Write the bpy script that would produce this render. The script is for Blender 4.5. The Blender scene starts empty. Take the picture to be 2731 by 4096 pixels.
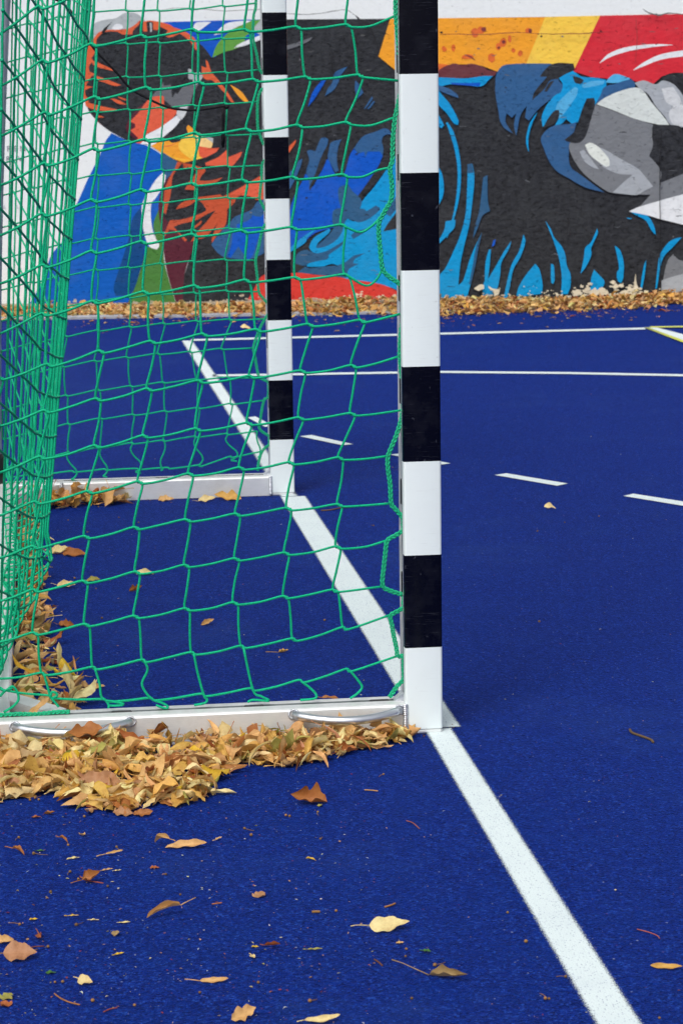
import bpy, math, random
from mathutils import Vector, Matrix, geometry
random.seed(7)
R = random.random
U = random.uniform
PI = math.pi
scene = bpy.context.scene
COL = scene.collection

# ------------------------------------------------------------------ camera model (used to read positions off the photograph)
W, H = 2731.0, 4096.0
F, PITCH, ROLL, CAMZ = 9905.3, 0.175627, 0.0134233, 1.3938
GX, GY, YAW = 0.210475, 5.126997, 0.1190914
WALL_Y = 15.1
CP, SP = math.cos(PITCH), math.sin(PITCH)
CR, SR = math.cos(ROLL), math.sin(ROLL)
CAM = Vector((0, 0, CAMZ))
CY, SY = math.cos(YAW), math.sin(YAW)

def ray(px, py):
    X, Y = px - W / 2, py - H / 2
    x = X * CR - Y * SR
    y = X * SR + Y * CR
    u = -y / F
    return Vector((x / F, CP + SP * u, -SP + CP * u))

def ground(px, py, z=0.0):
    v = ray(px, py)
    return CAM + v * ((z - CAMZ) / v.z)

def wallpt(px, py):
    v = ray(px, py)
    q = CAM + v * (WALL_Y / v.y)
    return q.x, q.z

def to_local(q):
    dx, dy = q.x - GX, q.y - GY
    return Vector((dx * CY + dy * SY, -dx * SY + dy * CY, q.z))

def to_world(l):
    return Vector((GX + l.x * CY - l.y * SY, GY + l.x * SY + l.y * CY, l.z))

def side(px, py, a):
    """point of the pixel ray on the goal plane local y = a, in goal-local coordinates"""
    c, v = to_local(CAM), ray(px, py)
    vl = Vector((v.x * CY + v.y * SY, -v.x * SY + v.y * CY, v.z))
    return c + vl * ((a - c.y) / vl.y)

# ------------------------------------------------------------------ helpers
def lin(c):
    return tuple(((v / 255) / 12.92 if v / 255 <= 0.04045 else ((v / 255 + 0.055) / 1.055) ** 2.4) for v in c)

def obj(name, vf, mat, parent=None, smooth=False, matidx=None):
    me = bpy.data.meshes.new(name)
    me.from_pydata([tuple(v) for v in vf[0]], [], vf[1])
    for m in (mat if isinstance(mat, list) else [mat]):
        me.materials.append(m)
    if matidx:
        me.polygons.foreach_set('material_index', matidx)
    if smooth:
        me.polygons.foreach_set('use_smooth', [True] * len(me.polygons))
    me.update()
    o = bpy.data.objects.new(name, me)
    COL.objects.link(o)
    if parent:
        o.parent = parent
    return o

def tag(o, label=None, cat=None, group=None, kind=None):
    if label: o['label'] = label
    if cat: o['category'] = cat
    if group: o['group'] = group
    if kind: o['kind'] = kind
    return o

def empty(name, loc=(0, 0, 0), rz=0):
    o = bpy.data.objects.new(name, None)
    o.empty_display_size = 0.1
    o.location = loc
    o.rotation_euler = (0, 0, rz)
    COL.objects.link(o)
    return o

def merge(dst, src):
    n = len(dst[0])
    dst[0].extend(src[0])
    dst[1].extend([tuple(i + n for i in f) for f in src[1]])

def box(x0, x1, y0, y1, z0, z1, bev=0.0):
    if bev <= 0:
        v = [(x, y, z) for z in (z0, z1) for y in (y0, y1) for x in (x0, x1)]
        return v, [(0, 2, 3, 1), (4, 5, 7, 6), (0, 1, 5, 4), (2, 6, 7, 3), (0, 4, 6, 2), (1, 3, 7, 5)]
    v = []
    for z, k in ((z0, 1), (z0 + bev, 0), (z1 - bev, 0), (z1, 1)):
        i = bev if k else 0
        b = bev
        for (x, y, dx, dy) in ((x0, y0, 1, 0), (x1, y0, -1, 0), (x1, y0, 0, 1), (x1, y1, 0, -1), (x1, y1, -1, 0), (x0, y1, 1, 0), (x0, y1, 0, -1), (x0, y0, 0, 1)):
            xx, yy = x + dx * b, y + dy * b
            cx, cy = (x0 + x1) / 2, (y0 + y1) / 2
            xx += (i if xx < cx else -i)
            yy += (i if yy < cy else -i)
            v.append((xx, yy, z))
    f = [tuple(reversed(range(8))), tuple(range(24, 32))]
    for l in range(3):
        for k in range(8):
            a, b_ = l * 8 + k, l * 8 + (k + 1) % 8
            f.append((a, b_, b_ + 8, a + 8))
    return v, f

def catmull(pts, n=4):
    if len(pts) < 3:
        return [Vector(p) for p in pts]
    p = [Vector(q) for q in pts]
    p = [p[0] * 2 - p[1]] + p + [p[-1] * 2 - p[-2]]
    out = []
    for i in range(1, len(p) - 2):
        a, b, c, d = p[i - 1:i + 3]
        for k in range(n):
            t = k / n
            out.append(0.5 * ((2 * b) + (c - a) * t + (2 * a - 5 * b + 4 * c - d) * t * t + (3 * b - a - 3 * c + d) * t ** 3))
    out.append(p[-2])
    return out

def tube(pts, r, sides=6, cap=True):
    """tube along a polyline; r is a number or a list of radii"""
    pts = [Vector(p) for p in pts]
    n = len(pts)
    rr = r if isinstance(r, (list, tuple)) else [r] * n
    t0 = (pts[1] - pts[0]).normalized()
    up = Vector((0, 0, 1)) if abs(t0.z) < 0.9 else Vector((1, 0, 0))
    nrm = (up - t0 * up.dot(t0)).normalized()
    v, f = [], []
    for i in range(n):
        t = (pts[min(i + 1, n - 1)] - pts[max(i - 1, 0)])
        if t.length < 1e-9: t = t0.copy()
        t.normalize()
        nrm = nrm - t * nrm.dot(t)
        if nrm.length < 1e-6: nrm = t.orthogonal()
        nrm.normalize()
        bn = t.cross(nrm)
        for k in range(sides):
            a = 2 * PI * k / sides
            v.append(pts[i] + (nrm * math.cos(a) + bn * math.sin(a)) * rr[i])
        if i:
            for k in range(sides):
                a, b = (i - 1) * sides + k, (i - 1) * sides + (k + 1) % sides
                f.append((a, b, b + sides, a + sides))
    if cap:
        f.append(tuple(reversed(range(sides))))
        f.append(tuple(range((n - 1) * sides, n * sides)))
    return v, f

def braid(pts, r, pitch=0.03):
    """three strands plaited round a path"""
    path = catmull(pts, 8)
    out = ([], [])
    L = [0]
    for i in range(1, len(path)):
        L.append(L[-1] + (path[i] - path[i - 1]).length)
    # resample finely
    n = max(6, int(L[-1] / (pitch / 7)))
    res, j = [], 0
    for k in range(n + 1):
        s = L[-1] * k / n
        while j < len(L) - 2 and L[j + 1] < s: j += 1
        t = (s - L[j]) / max(1e-9, L[j + 1] - L[j])
        res.append(path[j].lerp(path[j + 1], min(1, max(0, t))))
    for st in range(3):
        q = []
        for k, p in enumerate(res):
            t = (res[min(k + 1, n)] - res[max(k - 1, 0)]).normalized()
            a = t.orthogonal().normalized()
            if abs(t.y) < 0.95:
                a = Vector((0, 1, 0)) - t * t.y
                a.normalize()
            b = t.cross(a)
            ph = 2 * PI * (L[-1] * k / n) / pitch + st * 2 * PI / 3
            q.append(p + b * (r * 0.95 * math.sin(ph)) + a * (r * 0.55 * math.sin(2 * ph)))
        merge(out, tube(q, r * 0.55, 5))
    return out

def sphere(c, r, seg=8, ring=6, sz=1.0):
    v = [(c[0], c[1], c[2] + r * sz)]
    f = []
    for i in range(1, ring):
        ph = PI * i / ring
        for k in range(seg):
            th = 2 * PI * k / seg
            v.append((c[0] + r * math.sin(ph) * math.cos(th), c[1] + r * math.sin(ph) * math.sin(th), c[2] + r * sz * math.cos(ph)))
    v.append((c[0], c[1], c[2] - r * sz))
    for k in range(seg):
        f.append((0, 1 + k, 1 + (k + 1) % seg))
        for i in range(ring - 2):
            a, b = 1 + i * seg + k, 1 + i * seg + (k + 1) % seg
            f.append((a, a + seg, b + seg, b))
        f.append((1 + (ring - 2) * seg + k, len(v) - 1, 1 + (ring - 2) * seg + (k + 1) % seg))
    return v, f

# ------------------------------------------------------------------ materials
class NT:
    def __init__(s, name):
        s.m = bpy.data.materials.new(name)
        s.m.use_nodes = True
        s.t = s.m.node_tree
        s.b = s.t.nodes['Principled BSDF']
    def n(s, ty, **kw):
        nd = s.t.nodes.new(ty)
        for k, v in kw.items():
            if k in nd.inputs.keys(): nd.inputs[k].default_value = v
            else: setattr(nd, k, v)
        return nd
    def l(s, a, b): s.t.links.new(a, b)
    def coord(s, scale=(1, 1, 1), kind='Object'):
        c = s.n('ShaderNodeTexCoord'); m = s.n('ShaderNodeMapping')
        m.inputs['Scale'].default_value = scale
        s.l(c.outputs[kind], m.inputs['Vector'])
        return m.outputs['Vector']
    def noise(s, vec, scale, detail=3, rough=0.6):
        nd = s.n('ShaderNodeTexNoise'); nd.inputs['Scale'].default_value = scale
        nd.inputs['Detail'].default_value = detail; nd.inputs['Roughness'].default_value = rough
        s.l(vec, nd.inputs['Vector']); return nd.outputs['Fac']
    def ramp(s, fac, stops):
        nd = s.n('ShaderNodeValToRGB')
        el = nd.color_ramp.elements
        while len(el) < len(stops): el.new(0.5)
        for e, (p, c) in zip(el, stops):
            e.position = p; e.color = (*c, 1) if len(c) == 3 else c
        s.l(fac, nd.inputs['Fac']); return nd.outputs['Color']
    def mix(s, fac, a, b, mode='MIX'):
        nd = s.n('ShaderNodeMix', data_type='RGBA', blend_type=mode)
        for sock, v in ((nd.inputs[0], fac), (nd.inputs[6], a), (nd.inputs[7], b)):
            if hasattr(v, 'links'): s.l(v, sock)
            else: sock.default_value = (*v, 1) if isinstance(v, tuple) and len(v) == 3 else v
        return nd.outputs[2]
    def math(s, op, a, b=0.0, clamp=False):
        nd = s.n('ShaderNodeMath', operation=op); nd.use_clamp = clamp
        for sock, v in ((nd.inputs[0], a), (nd.inputs[1], b)):
            if hasattr(v, 'links'): s.l(v, sock)
            else: sock.default_value = v
        return nd.outputs[0]
    def bump(s, h, strength, dist):
        nd = s.n('ShaderNodeBump'); nd.inputs['Strength'].default_value = strength; nd.inputs['Distance'].default_value = dist
        s.l(h, nd.inputs['Height']); s.l(nd.outputs['Normal'], s.b.inputs['Normal'])
    def set(s, rough=0.6, spec=0.5, metal=0.0):
        s.b.inputs['Roughness'].default_value = rough
        s.b.inputs['Specular IOR Level'].default_value = spec
        s.b.inputs['Metallic'].default_value = metal

def g(v): return (v, v, v)

def mat_court():
    t = NT('court_rubber')
    v = t.coord()
    vo = t.n('ShaderNodeTexVoronoi'); vo.inputs['Scale'].default_value = 250; t.l(v, vo.inputs['Vector'])
    sep = t.n('ShaderNodeSeparateColor'); t.l(vo.outputs['Color'], sep.inputs[0])
    vb = t.n('ShaderNodeTexVoronoi'); vb.inputs['Scale'].default_value = 120; t.l(v, vb.inputs['Vector'])
    sb = t.n('ShaderNodeSeparateColor'); t.l(vb.outputs['Color'], sb.inputs[0])
    base = t.ramp(sep.outputs[0], [(0, (0.0005, 0.002, 0.024)), (0.2, (0.0012, 0.007, 0.082)), (0.45, (0.0022, 0.0175, 0.175)), (0.8, (0.0036, 0.0255, 0.225)), (1.0, (0.022, 0.08, 0.40))])
    base = t.mix(t.ramp(sb.outputs[1], [(0.0, g(0.0)), (0.55, g(0.12)), (0.9, g(0.6))]), base, (0.0007, 0.009, 0.085))
    big = t.noise(v, 2.2, 4)
    base = t.mix(t.math('MULTIPLY', big, 0.4), base, (0.0022, 0.0175, 0.17))
    patch = t.ramp(t.noise(v, 7, 5, 0.7), [(0.4, g(0)), (0.75, g(0.4))])
    base = t.mix(patch, base, (0.0012, 0.022, 0.165))
    scuff = t.ramp(t.noise(v, 1.1, 6, 0.75), [(0.54, g(0)), (0.72, g(0.34))])
    base = t.mix(scuff, base, (0.022, 0.055, 0.19))
    # dusty and red specks trodden into the granules
    vo2 = t.n('ShaderNodeTexVoronoi'); vo2.inputs['Scale'].default_value = 85; t.l(v, vo2.inputs['Vector'])
    s2 = t.n('ShaderNodeSeparateColor'); t.l(vo2.outputs['Color'], s2.inputs[0])
    speck = t.math('MULTIPLY', t.math('LESS_THAN', vo2.outputs['Distance'], 0.17), t.math('GREATER_THAN', s2.outputs[0], 0.93))
    spcol = t.ramp(s2.outputs[1], [(0, (0.16, 0.03, 0.06)), (0.5, (0.1, 0.14, 0.34)), (1, (0.36, 0.38, 0.46))])
    base = t.mix(t.math('MULTIPLY', speck, 0.65), base, spcol)
    t.l(base, t.b.inputs['Base Color'])
    t.set(0.75, 0.05)
    t.b.inputs['Sheen Weight'].default_value = 0.26; t.b.inputs['Sheen Roughness'].default_value = 0.16
    t.b.inputs['Sheen Tint'].default_value = (0.09, 0.16, 1.0, 1)
    t.bump(t.math('ADD', vo.outputs['Distance'], t.math('MULTIPLY', vb.outputs['Distance'], 0.8)), 0.8, 0.003)
    return t.m

def mat_line(col, name):
    t = NT(name)
    v = t.coord()
    at = t.n('ShaderNodeAttribute'); at.attribute_name = 'cov'
    nz = t.math('MULTIPLY', t.math('SUBTRACT', t.noise(v, 420, 2, 0.7), 0.5), 1.3)
    a = t.math('ADD', at.outputs['Fac'], nz)
    a = t.ramp(a, [(0.3, g(0)), (0.7, g(1))])
    # pinholes where the granules show through
    vo = t.n('ShaderNodeTexVoronoi'); vo.inputs['Scale'].default_value = 290; t.l(v, vo.inputs['Vector'])
    sp = t.n('ShaderNodeSeparateColor'); t.l(vo.outputs['Color'], sp.inputs[0])
    hole = t.math('MULTIPLY', t.math('GREATER_THAN', sp.outputs[0], 0.80), t.math('LESS_THAN', vo.outputs['Distance'], 0.36))
    c = t.mix(t.math('MULTIPLY', hole, 0.6), col, (0.06, 0.10, 0.26))
    c = t.mix(t.math('MULTIPLY', t.ramp(t.noise(v, 9, 4), [(0.45, g(0)), (0.8, g(1))]), 0.25), c, (0.45, 0.52, 0.6))
    t.l(c, t.b.inputs['Base Color'])
    t.l(t.math('MULTIPLY', a, 1.0), t.b.inputs['Alpha'])
    t.set(0.6, 0.3)
    t.bump(vo.outputs['Distance'], 0.5, 0.0015)
    return t.m

def mat_wall(col, name, vary=0.12, bump=0.9, wear=None):
    """rendered masonry under emulsion: trowel marks and pits show through the paint"""
    t = NT(name)
    v = t.coord()
    vs = t.coord((1, 1, 1.45))
    n1 = t.noise(vs, 28, 5, 0.65)
    n2 = t.noise(vs, 7, 4, 0.6)
    n3 = t.noise(v, 1.3, 3)
    dark = tuple(x * (1 - vary * 2.2) for x in col)
    lite = tuple(min(0.92, x * (1 + vary) + 0.006) for x in col)
    c = t.ramp(n1, [(0.3, dark), (0.5, col), (0.72, lite)])
    c = t.mix(t.math('MULTIPLY', n3, 0.5), c, tuple(x * 0.84 + 0.006 for x in col))
    pit = t.ramp(t.noise(vs, 46, 3, 0.55), [(0.63, g(0)), (0.72, g(1))])
    c = t.mix(t.math('MULTIPLY', pit, 0.35), c, tuple(x * 0.35 for x in col))
    if wear:
        worn = t.ramp(t.noise(t.coord((1, 1, 1.6)), 3.2, 6, 0.72), [(0.46, g(0)), (0.7, g(0.55))])
        c = t.mix(worn, c, wear)
    t.l(c, t.b.inputs['Base Color'])
    t.set(0.75, 0.18)
    t.bump(t.math('ADD', t.math('MULTIPLY', n1, 0.8), t.math('ADD', t.math('MULTIPLY', n2, 0.5), t.math('MULTIPLY', pit, -1.0))), bump, 0.008)
    return t.m

def mat_simple(name, col, rough=0.5, spec=0.5, metal=0.0, nscale=0, namt=0.0, bump=0.0, bscale=200):
    t = NT(name)
    v = t.coord()
    if nscale:
        c = t.ramp(t.noise(v, nscale, 4), [(0.3, tuple(x * (1 - namt) for x in col)), (0.7, tuple(min(1, x * (1 + namt)) for x in col))])
        t.l(c, t.b.inputs['Base Color'])
    else:
        t.b.inputs['Base Color'].default_value = (*col, 1)
    t.set(rough, spec, metal)
    if bump:
        t.bump(t.noise(v, bscale, 3), bump, 0.001)
    return t.m

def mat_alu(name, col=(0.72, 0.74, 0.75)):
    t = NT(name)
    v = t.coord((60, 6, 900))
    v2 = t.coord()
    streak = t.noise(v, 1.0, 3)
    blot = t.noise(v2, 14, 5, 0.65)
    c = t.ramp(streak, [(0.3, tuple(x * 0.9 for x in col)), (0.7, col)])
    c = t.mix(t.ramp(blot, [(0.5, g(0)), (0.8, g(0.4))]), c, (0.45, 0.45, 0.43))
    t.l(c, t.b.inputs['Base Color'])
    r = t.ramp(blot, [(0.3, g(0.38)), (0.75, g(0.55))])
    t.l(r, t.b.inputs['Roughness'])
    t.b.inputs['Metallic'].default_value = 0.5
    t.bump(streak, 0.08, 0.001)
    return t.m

def mat_post(name, col, scuff, rough, spec=0.5):
    t = NT(name)
    v = t.coord((1, 1, 1))
    vs = t.coord((18, 18, 300))
    sc = t.ramp(t.noise(vs, 1.0, 4, 0.7), [(0.58, g(0)), (0.72, g(1))])
    msk = t.ramp(t.noise(v, 9, 3), [(0.45, g(0)), (0.65, g(1))])
    fac = t.math('MULTIPLY', t.math('MULTIPLY', sc, msk), 0.42)
    c = t.mix(fac, col, scuff)
    c = t.mix(t.ramp(t.noise(v, 16, 4), [(0.5, g(0)), (0.85, g(0.35))]), c, tuple(a * 0.75 + b * 0.25 for a, b in zip(col, scuff)))
    t.l(c, t.b.inputs['Base Color'])
    nick = t.ramp(t.noise(t.coord((1, 1, 0.6)), 75, 2, 0.5), [(0.70, g(0)), (0.76, g(1))])
    c = t.mix(t.math('MULTIPLY', nick, 0.35), c, scuff)
    t.l(c, t.b.inputs['Base Color'])
    rr = t.math('ADD', t.math('MULTIPLY', fac, 0.6), rough)
    t.l(rr, t.b.inputs['Roughness'])
    t.b.inputs['Specular IOR Level'].default_value = spec
    t.bump(t.noise(v, 60, 2), 0.05, 0.001)
    return t.m

def mat_leaf():
    t = NT('dry_leaf')
    at = t.n('ShaderNodeAttribute'); at.attribute_name = 'col'
    uv = t.n('ShaderNodeUVMap')
    sx = t.n('ShaderNodeSeparateXYZ'); t.l(uv.outputs[0], sx.inputs[0])
    obj_v = t.coord()
    u, w = sx.outputs[0], sx.outputs[1]          # u along the leaf, w across it, midrib at w = 0
    aw = t.math('ABSOLUTE', w)
    vein = t.math('SINE', t.math('MULTIPLY', t.math('SUBTRACT', u, t.math('MULTIPLY', aw, 0.45)), 52.0))
    vein = t.ramp(vein, [(0.82, g(0)), (1.0, g(1))])
    mid = t.math('LESS_THAN', aw, 0.035)
    vv = t.math('MAXIMUM', t.math('MULTIPLY', vein, 0.55), mid)
    bl = t.noise(obj_v, 55, 5, 0.65)
    c = t.mix(t.ramp(bl, [(0.35, g(0.0)), (0.72, g(0.75))]), at.outputs['Color'], t.mix(1.0, at.outputs['Color'], (0.62, 0.46, 0.34), 'MULTIPLY'))
    c = t.mix(t.math('MULTIPLY', vv, 0.30), c, t.mix(1.0, c, (1.25, 1.2, 1.1), 'MULTIPLY'))
    spots = t.ramp(t.noise(obj_v, 420, 2), [(0.68, g(0)), (0.74, g(1))])
    c = t.mix(t.math('MULTIPLY', spots, 0.5), c, (0.05, 0.03, 0.015))
    t.l(c, t.b.inputs['Base Color'])
    t.set(0.55, 0.35)
    t.bump(t.math('ADD', t.math('MULTIPLY', vv, 0.5), t.noise(obj_v, 160, 3)), 0.35, 0.002)
    tr = t.n('ShaderNodeBsdfTranslucent'); t.l(c, tr.inputs['Color'])
    ms = t.n('ShaderNodeMixShader'); ms.inputs[0].default_value = 0.22
    out = t.t.nodes['Material Output']
    t.l(t.b.outputs[0], ms.inputs[1]); t.l(tr.outputs[0], ms.inputs[2]); t.l(ms.outputs[0], out.inputs['Surface'])
    return t.m

def mat_cord(name, col):
    t = NT(name)
    v = t.coord()
    n = t.noise(v, 420, 2, 0.6)
    n2 = t.noise(v, 6, 3)
    c = t.ramp(n, [(0.35, tuple(x * 0.6 for x in col)), (0.5, col), (0.75, tuple(min(1, x * 1.25 + 0.01) for x in col))])
    c = t.mix(t.math('MULTIPLY', n2, 0.3), c, tuple(x * 0.9 + 0.01 for x in col))
    t.l(c, t.b.inputs['Base Color'])
    t.set(0.55, 0.15)
    t.bump(n, 0.6, 0.0015)
    return t.m

def mat_flat(name, cmin, cmax, rough=0.7):
    t = NT(name)
    at = t.n('ShaderNodeAttribute'); at.attribute_name = 'col'
    v = t.coord()
    c = t.mix(t.math('MULTIPLY', t.noise(v, 300, 3), 0.5), at.outputs['Color'], t.mix(1.0, at.outputs['Color'], (0.5, 0.5, 0.5), 'MULTIPLY'))
    t.l(c, t.b.inputs['Base Color'])
    t.set(rough, 0.3)
    return t.m

M_COURT = mat_court()
M_WHITE = mat_line((0.67, 0.76, 0.77), 'line_white')
M_YELLOW = mat_line((0.62, 0.66, 0.08), 'line_yellow')
M_ALU = mat_alu('aluminium', (0.84, 0.86, 0.86))
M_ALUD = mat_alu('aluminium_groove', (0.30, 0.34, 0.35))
M_WELD = mat_simple('weld_metal', (0.62, 0.64, 0.68), 0.28, 0.5, 0.95, 90, 0.25)
M_TUBE = mat_simple('tube_metal', (0.66, 0.69, 0.74), 0.33, 0.5, 0.9, 30, 0.1)
M_GALV = mat_simple('galvanised_tube', (0.42, 0.43, 0.50), 0.45, 0.5, 0.6, 20, 0.1)
M_PWHITE = mat_post('post_white', (0.79, 0.865, 0.865), (0.45, 0.46, 0.47), 0.33)
M_PBLACK = mat_post('post_black', (0.0016, 0.0020, 0.007), (0.13, 0.14, 0.18), 0.22, 0.16)
M_BLACKP = mat_simple('black_plastic', (0.008, 0.008, 0.01), 0.4)
M_LEAF = mat_leaf()
M_GREEN = mat_cord('green_cord', (0.0005, 0.42, 0.20))
M_BRAID = mat_cord('green_braid', (0.012, 0.43, 0.21))
M_ROPE = mat_cord('black_rope', (0.006, 0.006, 0.008))
M_SEED = mat_flat('seed_and_twig', 0, 1, 0.75)
M_KERB = mat_simple('concrete_kerb', (0.34, 0.35, 0.38), 0.85, 0.3, 0, 25, 0.2, 0.5, 150)
M_EARTH = mat_simple('earth', (0.10, 0.075, 0.05), 0.95, 0.2, 0, 12, 0.4, 0.8, 60)

# ------------------------------------------------------------------ sky, sun, camera
world = bpy.data.worlds.new('World'); scene.world = world
world.use_nodes = True
wt = world.node_tree
bg = wt.nodes['Background']
sky = wt.nodes.new('ShaderNodeTexSky'); sky.sky_type = 'NISHITA'
sky.sun_disc = False
SUN_EL, SUN_AZ = math.radians(52), math.radians(205)
sky.sun_elevation = SUN_EL; sky.sun_rotation = SUN_AZ
sky.air_density = 1.0; sky.dust_density = 4.0; sky.ozone_density = 1.0
hs = wt.nodes.new('ShaderNodeHueSaturation'); hs.inputs['Saturation'].default_value = 0.28   # high thin cloud greys the blue
wt.links.new(sky.outputs[0], hs.inputs['Color']); wt.links.new(hs.outputs[0], bg.inputs[0])
bg.inputs[1].default_value = 0.112

sl = bpy.data.lights.new('sun', 'SUN'); sl.energy = 1.3; sl.angle = math.radians(22); sl.color = (1.0, 0.965, 0.92)
so = bpy.data.objects.new('sun', sl); COL.objects.link(so)
sd = Vector((math.sin(SUN_AZ) * math.cos(SUN_EL), math.cos(SUN_AZ) * math.cos(SUN_EL), math.sin(SUN_EL)))
so.rotation_euler = sd.to_track_quat('Z', 'Y').to_euler()
so.location = sd * 30

cam = bpy.data.cameras.new('camera'); co = bpy.data.objects.new('camera', cam); COL.objects.link(co)
cam.sensor_fit = 'HORIZONTAL'; cam.sensor_width = 36
cam.lens = F / W * 36
cam.clip_end = 2000; cam.clip_start = 0.05
co.matrix_world = Matrix.Translation(CAM) @ Matrix.Rotation(PI / 2 - PITCH, 4, 'X') @ Matrix.Rotation(-ROLL, 4, 'Z')
cam.dof.use_dof = True; cam.dof.focus_distance = 5.3; cam.dof.aperture_fstop = 24
scene.camera = co
scene.view_settings.view_transform = 'Standard'; scene.view_settings.look = 'None'
scene.view_settings.exposure = 0.40; scene.view_settings.gamma = 1

# ------------------------------------------------------------------ setting: ground, court, markings, kerb
tag(obj('ground', ([(-300, -300, -0.03), (300, -300, -0.03), (300, 300, -0.03), (-300, 300, -0.03)], [(0, 1, 2, 3)]), M_EARTH), kind='structure')
tag(obj('court', ([(-14, -6, 0), (14, -6, 0), (14, 14.95, 0), (0.6, 14.92, 0), (0.2, 14.47, 0), (-0.9, 14.43, 0), (-2.0, 14.37, 0), (-14, 13.9, 0)], [tuple(range(8))]), M_COURT), kind='structure')
kp = [(-6, 14.12), (-2.0, 14.372), (-0.9, 14.432), (0.35, 14.47)]
kv, kf = [], []
for (x, y) in kp:
    kv += [(x, y, -0.02), (x, y, 0.012), (x, y + 0.13, 0.012), (x, y + 0.13, -0.02)]
for i in range(3):
    for k in range(3):
        a = i * 4 + k
        kf.append((a, a + 4, a + 5, a + 1))
kf += [(12, 15, 14, 13), (0, 1, 2, 3)]
tag(obj('kerb', (kv, kf), M_KERB), kind='structure')

def offset_poly(p, d):
    n = len(p); out = []
    area = sum(p[i][0] * p[(i + 1) % n][1] - p[(i + 1) % n][0] * p[i][1] for i in range(n))
    s = 1 if area > 0 else -1
    for i in range(n):
        a, b, c = Vector(p[i - 1][:2]), Vector(p[i][:2]), Vector(p[(i + 1) % n][:2])
        e1, e2 = (b - a).normalized(), (c - b).normalized()
        n1, n2 = Vector((e1.y, -e1.x)) * s, Vector((e2.y, -e2.x)) * s
        m = n1 + n2
        k = d / max(0.35, (1 + n1.dot(n2)))
        out.append((b.x + m.x * k, b.y + m.y * k))
    return out

def marking(name, poly, z, mat, soft=0.010):
    inner, outer = offset_poly(poly, -soft), offset_poly(poly, soft)
    n = len(poly)
    v = [(x, y, z) for x, y in inner] + [(x, y, z) for x, y in outer]
    f = [tuple(range(n))] + [(i, (i + 1) % n, n + (i + 1) % n, n + i) for i in range(n)]
    o = obj(name, (v, f), mat)
    at = o.data.attributes.new('cov', 'FLOAT', 'POINT')
    at.data.foreach_set('value', [1.0] * n + [0.0] * n)
    return tag(o, kind='structure')

def gw(b, a):
    q = to_world(Vector((-b, a, 0))); return (q.x, q.y)
def gpx(*pts):
    return [tuple(ground(x, y)[:2]) for x, y in pts]
# goal line: 5 cm wide before and after the goal, 8 cm wide between the posts
def wl(x, y):
    l = to_local(ground(x, y)); return (-l.x, l.y)
marking('goal_line', [gw(0.046, -3.2), gw(-0.025, -3.2), gw(-0.021, 0.030), gw(0.033, 0.030)], 0.003, M_WHITE, 0.008)
marking('goal_line', [gw(0.040, 0.040), gw(-0.043, 0.040), gw(-0.030, 3.045), gw(0.050, 3.045)], 0.003, M_WHITE, 0.008)
marking('goal_line', [gw(0.048, 3.052), gw(-0.004, 3.052), gw(0.036, 8.06), gw(0.088, 8.06)], 0.003, M_WHITE, 0.012)
marking('court_line', gpx((765, 1358), (2580, 1311.5), (2580, 1318.5), (765, 1365)), 0.003, M_WHITE, 0.015)
marking('court_line', gpx((850, 1500), (1760, 1485.5), (2270, 1490), (2790, 1500), (2790, 1508), (2270, 1497.5), (1760, 1493), (850, 1508)), 0.003, M_WHITE, 0.012)
for q in (((990, 1672), (1022, 1668), (1090, 1705), (1060, 1710)), ((1199, 1747.5), (1246, 1742.5), (1411, 1779), (1369, 1783.5)),
          ((1560, 1821), (1595, 1817), (1800, 1856), (1768, 1861)), ((1978, 1903), (2025, 1896), (2269, 1937), (2228, 1946)),
          ((2492, 1987), (2533, 1978), (2800, 2020), (2765, 2032))):
    marking('court_line', gpx(*q), 0.003, M_WHITE, 0.006)
marking('court_line', gpx((2578, 1311.5), (2628, 1312.5), (2760, 1347), (2760, 1377)), 0.0045, M_WHITE, 0.012)
marking('court_line', gpx((2600, 1309), (2790, 1306), (2790, 1311.5), (2600, 1313.5)), 0.0060, M_YELLOW, 0.012)
marking('court_line', gpx((2578, 1313), (2592, 1313.5), (2780, 1382), (2780, 1392)), 0.0062, M_YELLOW, 0.012)

# ------------------------------------------------------------------ wall with mural
wall = empty('wall', (0, WALL_Y, 0))
tag(wall, 'rendered masonry wall painted with a colourful mural of huge animal faces', 'wall')
def wbox(): return box(-9, 9, 0.0, 0.3, -0.05, 3.4, 0.004)
obj('masonry', wbox(), mat_wall((0.82, 0.86, 0.855), 'wall_white', 0.025, 0.22), wall)

PAL = dict(
    black=(45, 47, 52), orange=(222, 98, 58), dorange=(196, 84, 52), ored=(228, 96, 66), lgrey=(178, 185, 187), mgrey=(106, 109, 114),
    fgrey=(122, 126, 131), blue=(0, 92, 190), navy=(0, 70, 132), green=(98, 160, 68), dgreen=(72, 128, 58), white=(232, 236, 238), amber=(246, 164, 44),
    yellow=(252, 206, 78), peach=(250, 212, 140), maroon=(88, 34, 50), steel=(48, 94, 142), dsteel=(44, 92, 132), royal=(0, 86, 196), cyan=(0, 150, 212),
    lcyan=(84, 176, 224), red=(216, 44, 58), rust=(214, 60, 52), brown=(108, 52, 58), muzzle=(214, 222, 218), pale=(226, 232, 224), silver=(168, 174, 180),
    dot=(224, 108, 48), core=(128, 58, 56), cream=(222, 212, 188), sand=(188, 176, 156), crack=(96, 98, 98), ink=(28, 28, 32), fill=(206, 210, 212), gold=(250, 190, 60), letter=(118, 124, 134), faint=(196, 202, 208))
PM, PMI = [], {}
for k, c in PAL.items():
    PMI[k] = len(PM)
    PM.append(mat_wall(lin(c), 'paint_' + k, 0.06 if k not in ('black',) else 0.42, 0.6 if k != 'black' else 1.2, (0.052, 0.057, 0.062) if k == 'black' else tuple(min(0.85, x * 0.8 + 0.035) for x in lin(c))))

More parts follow.
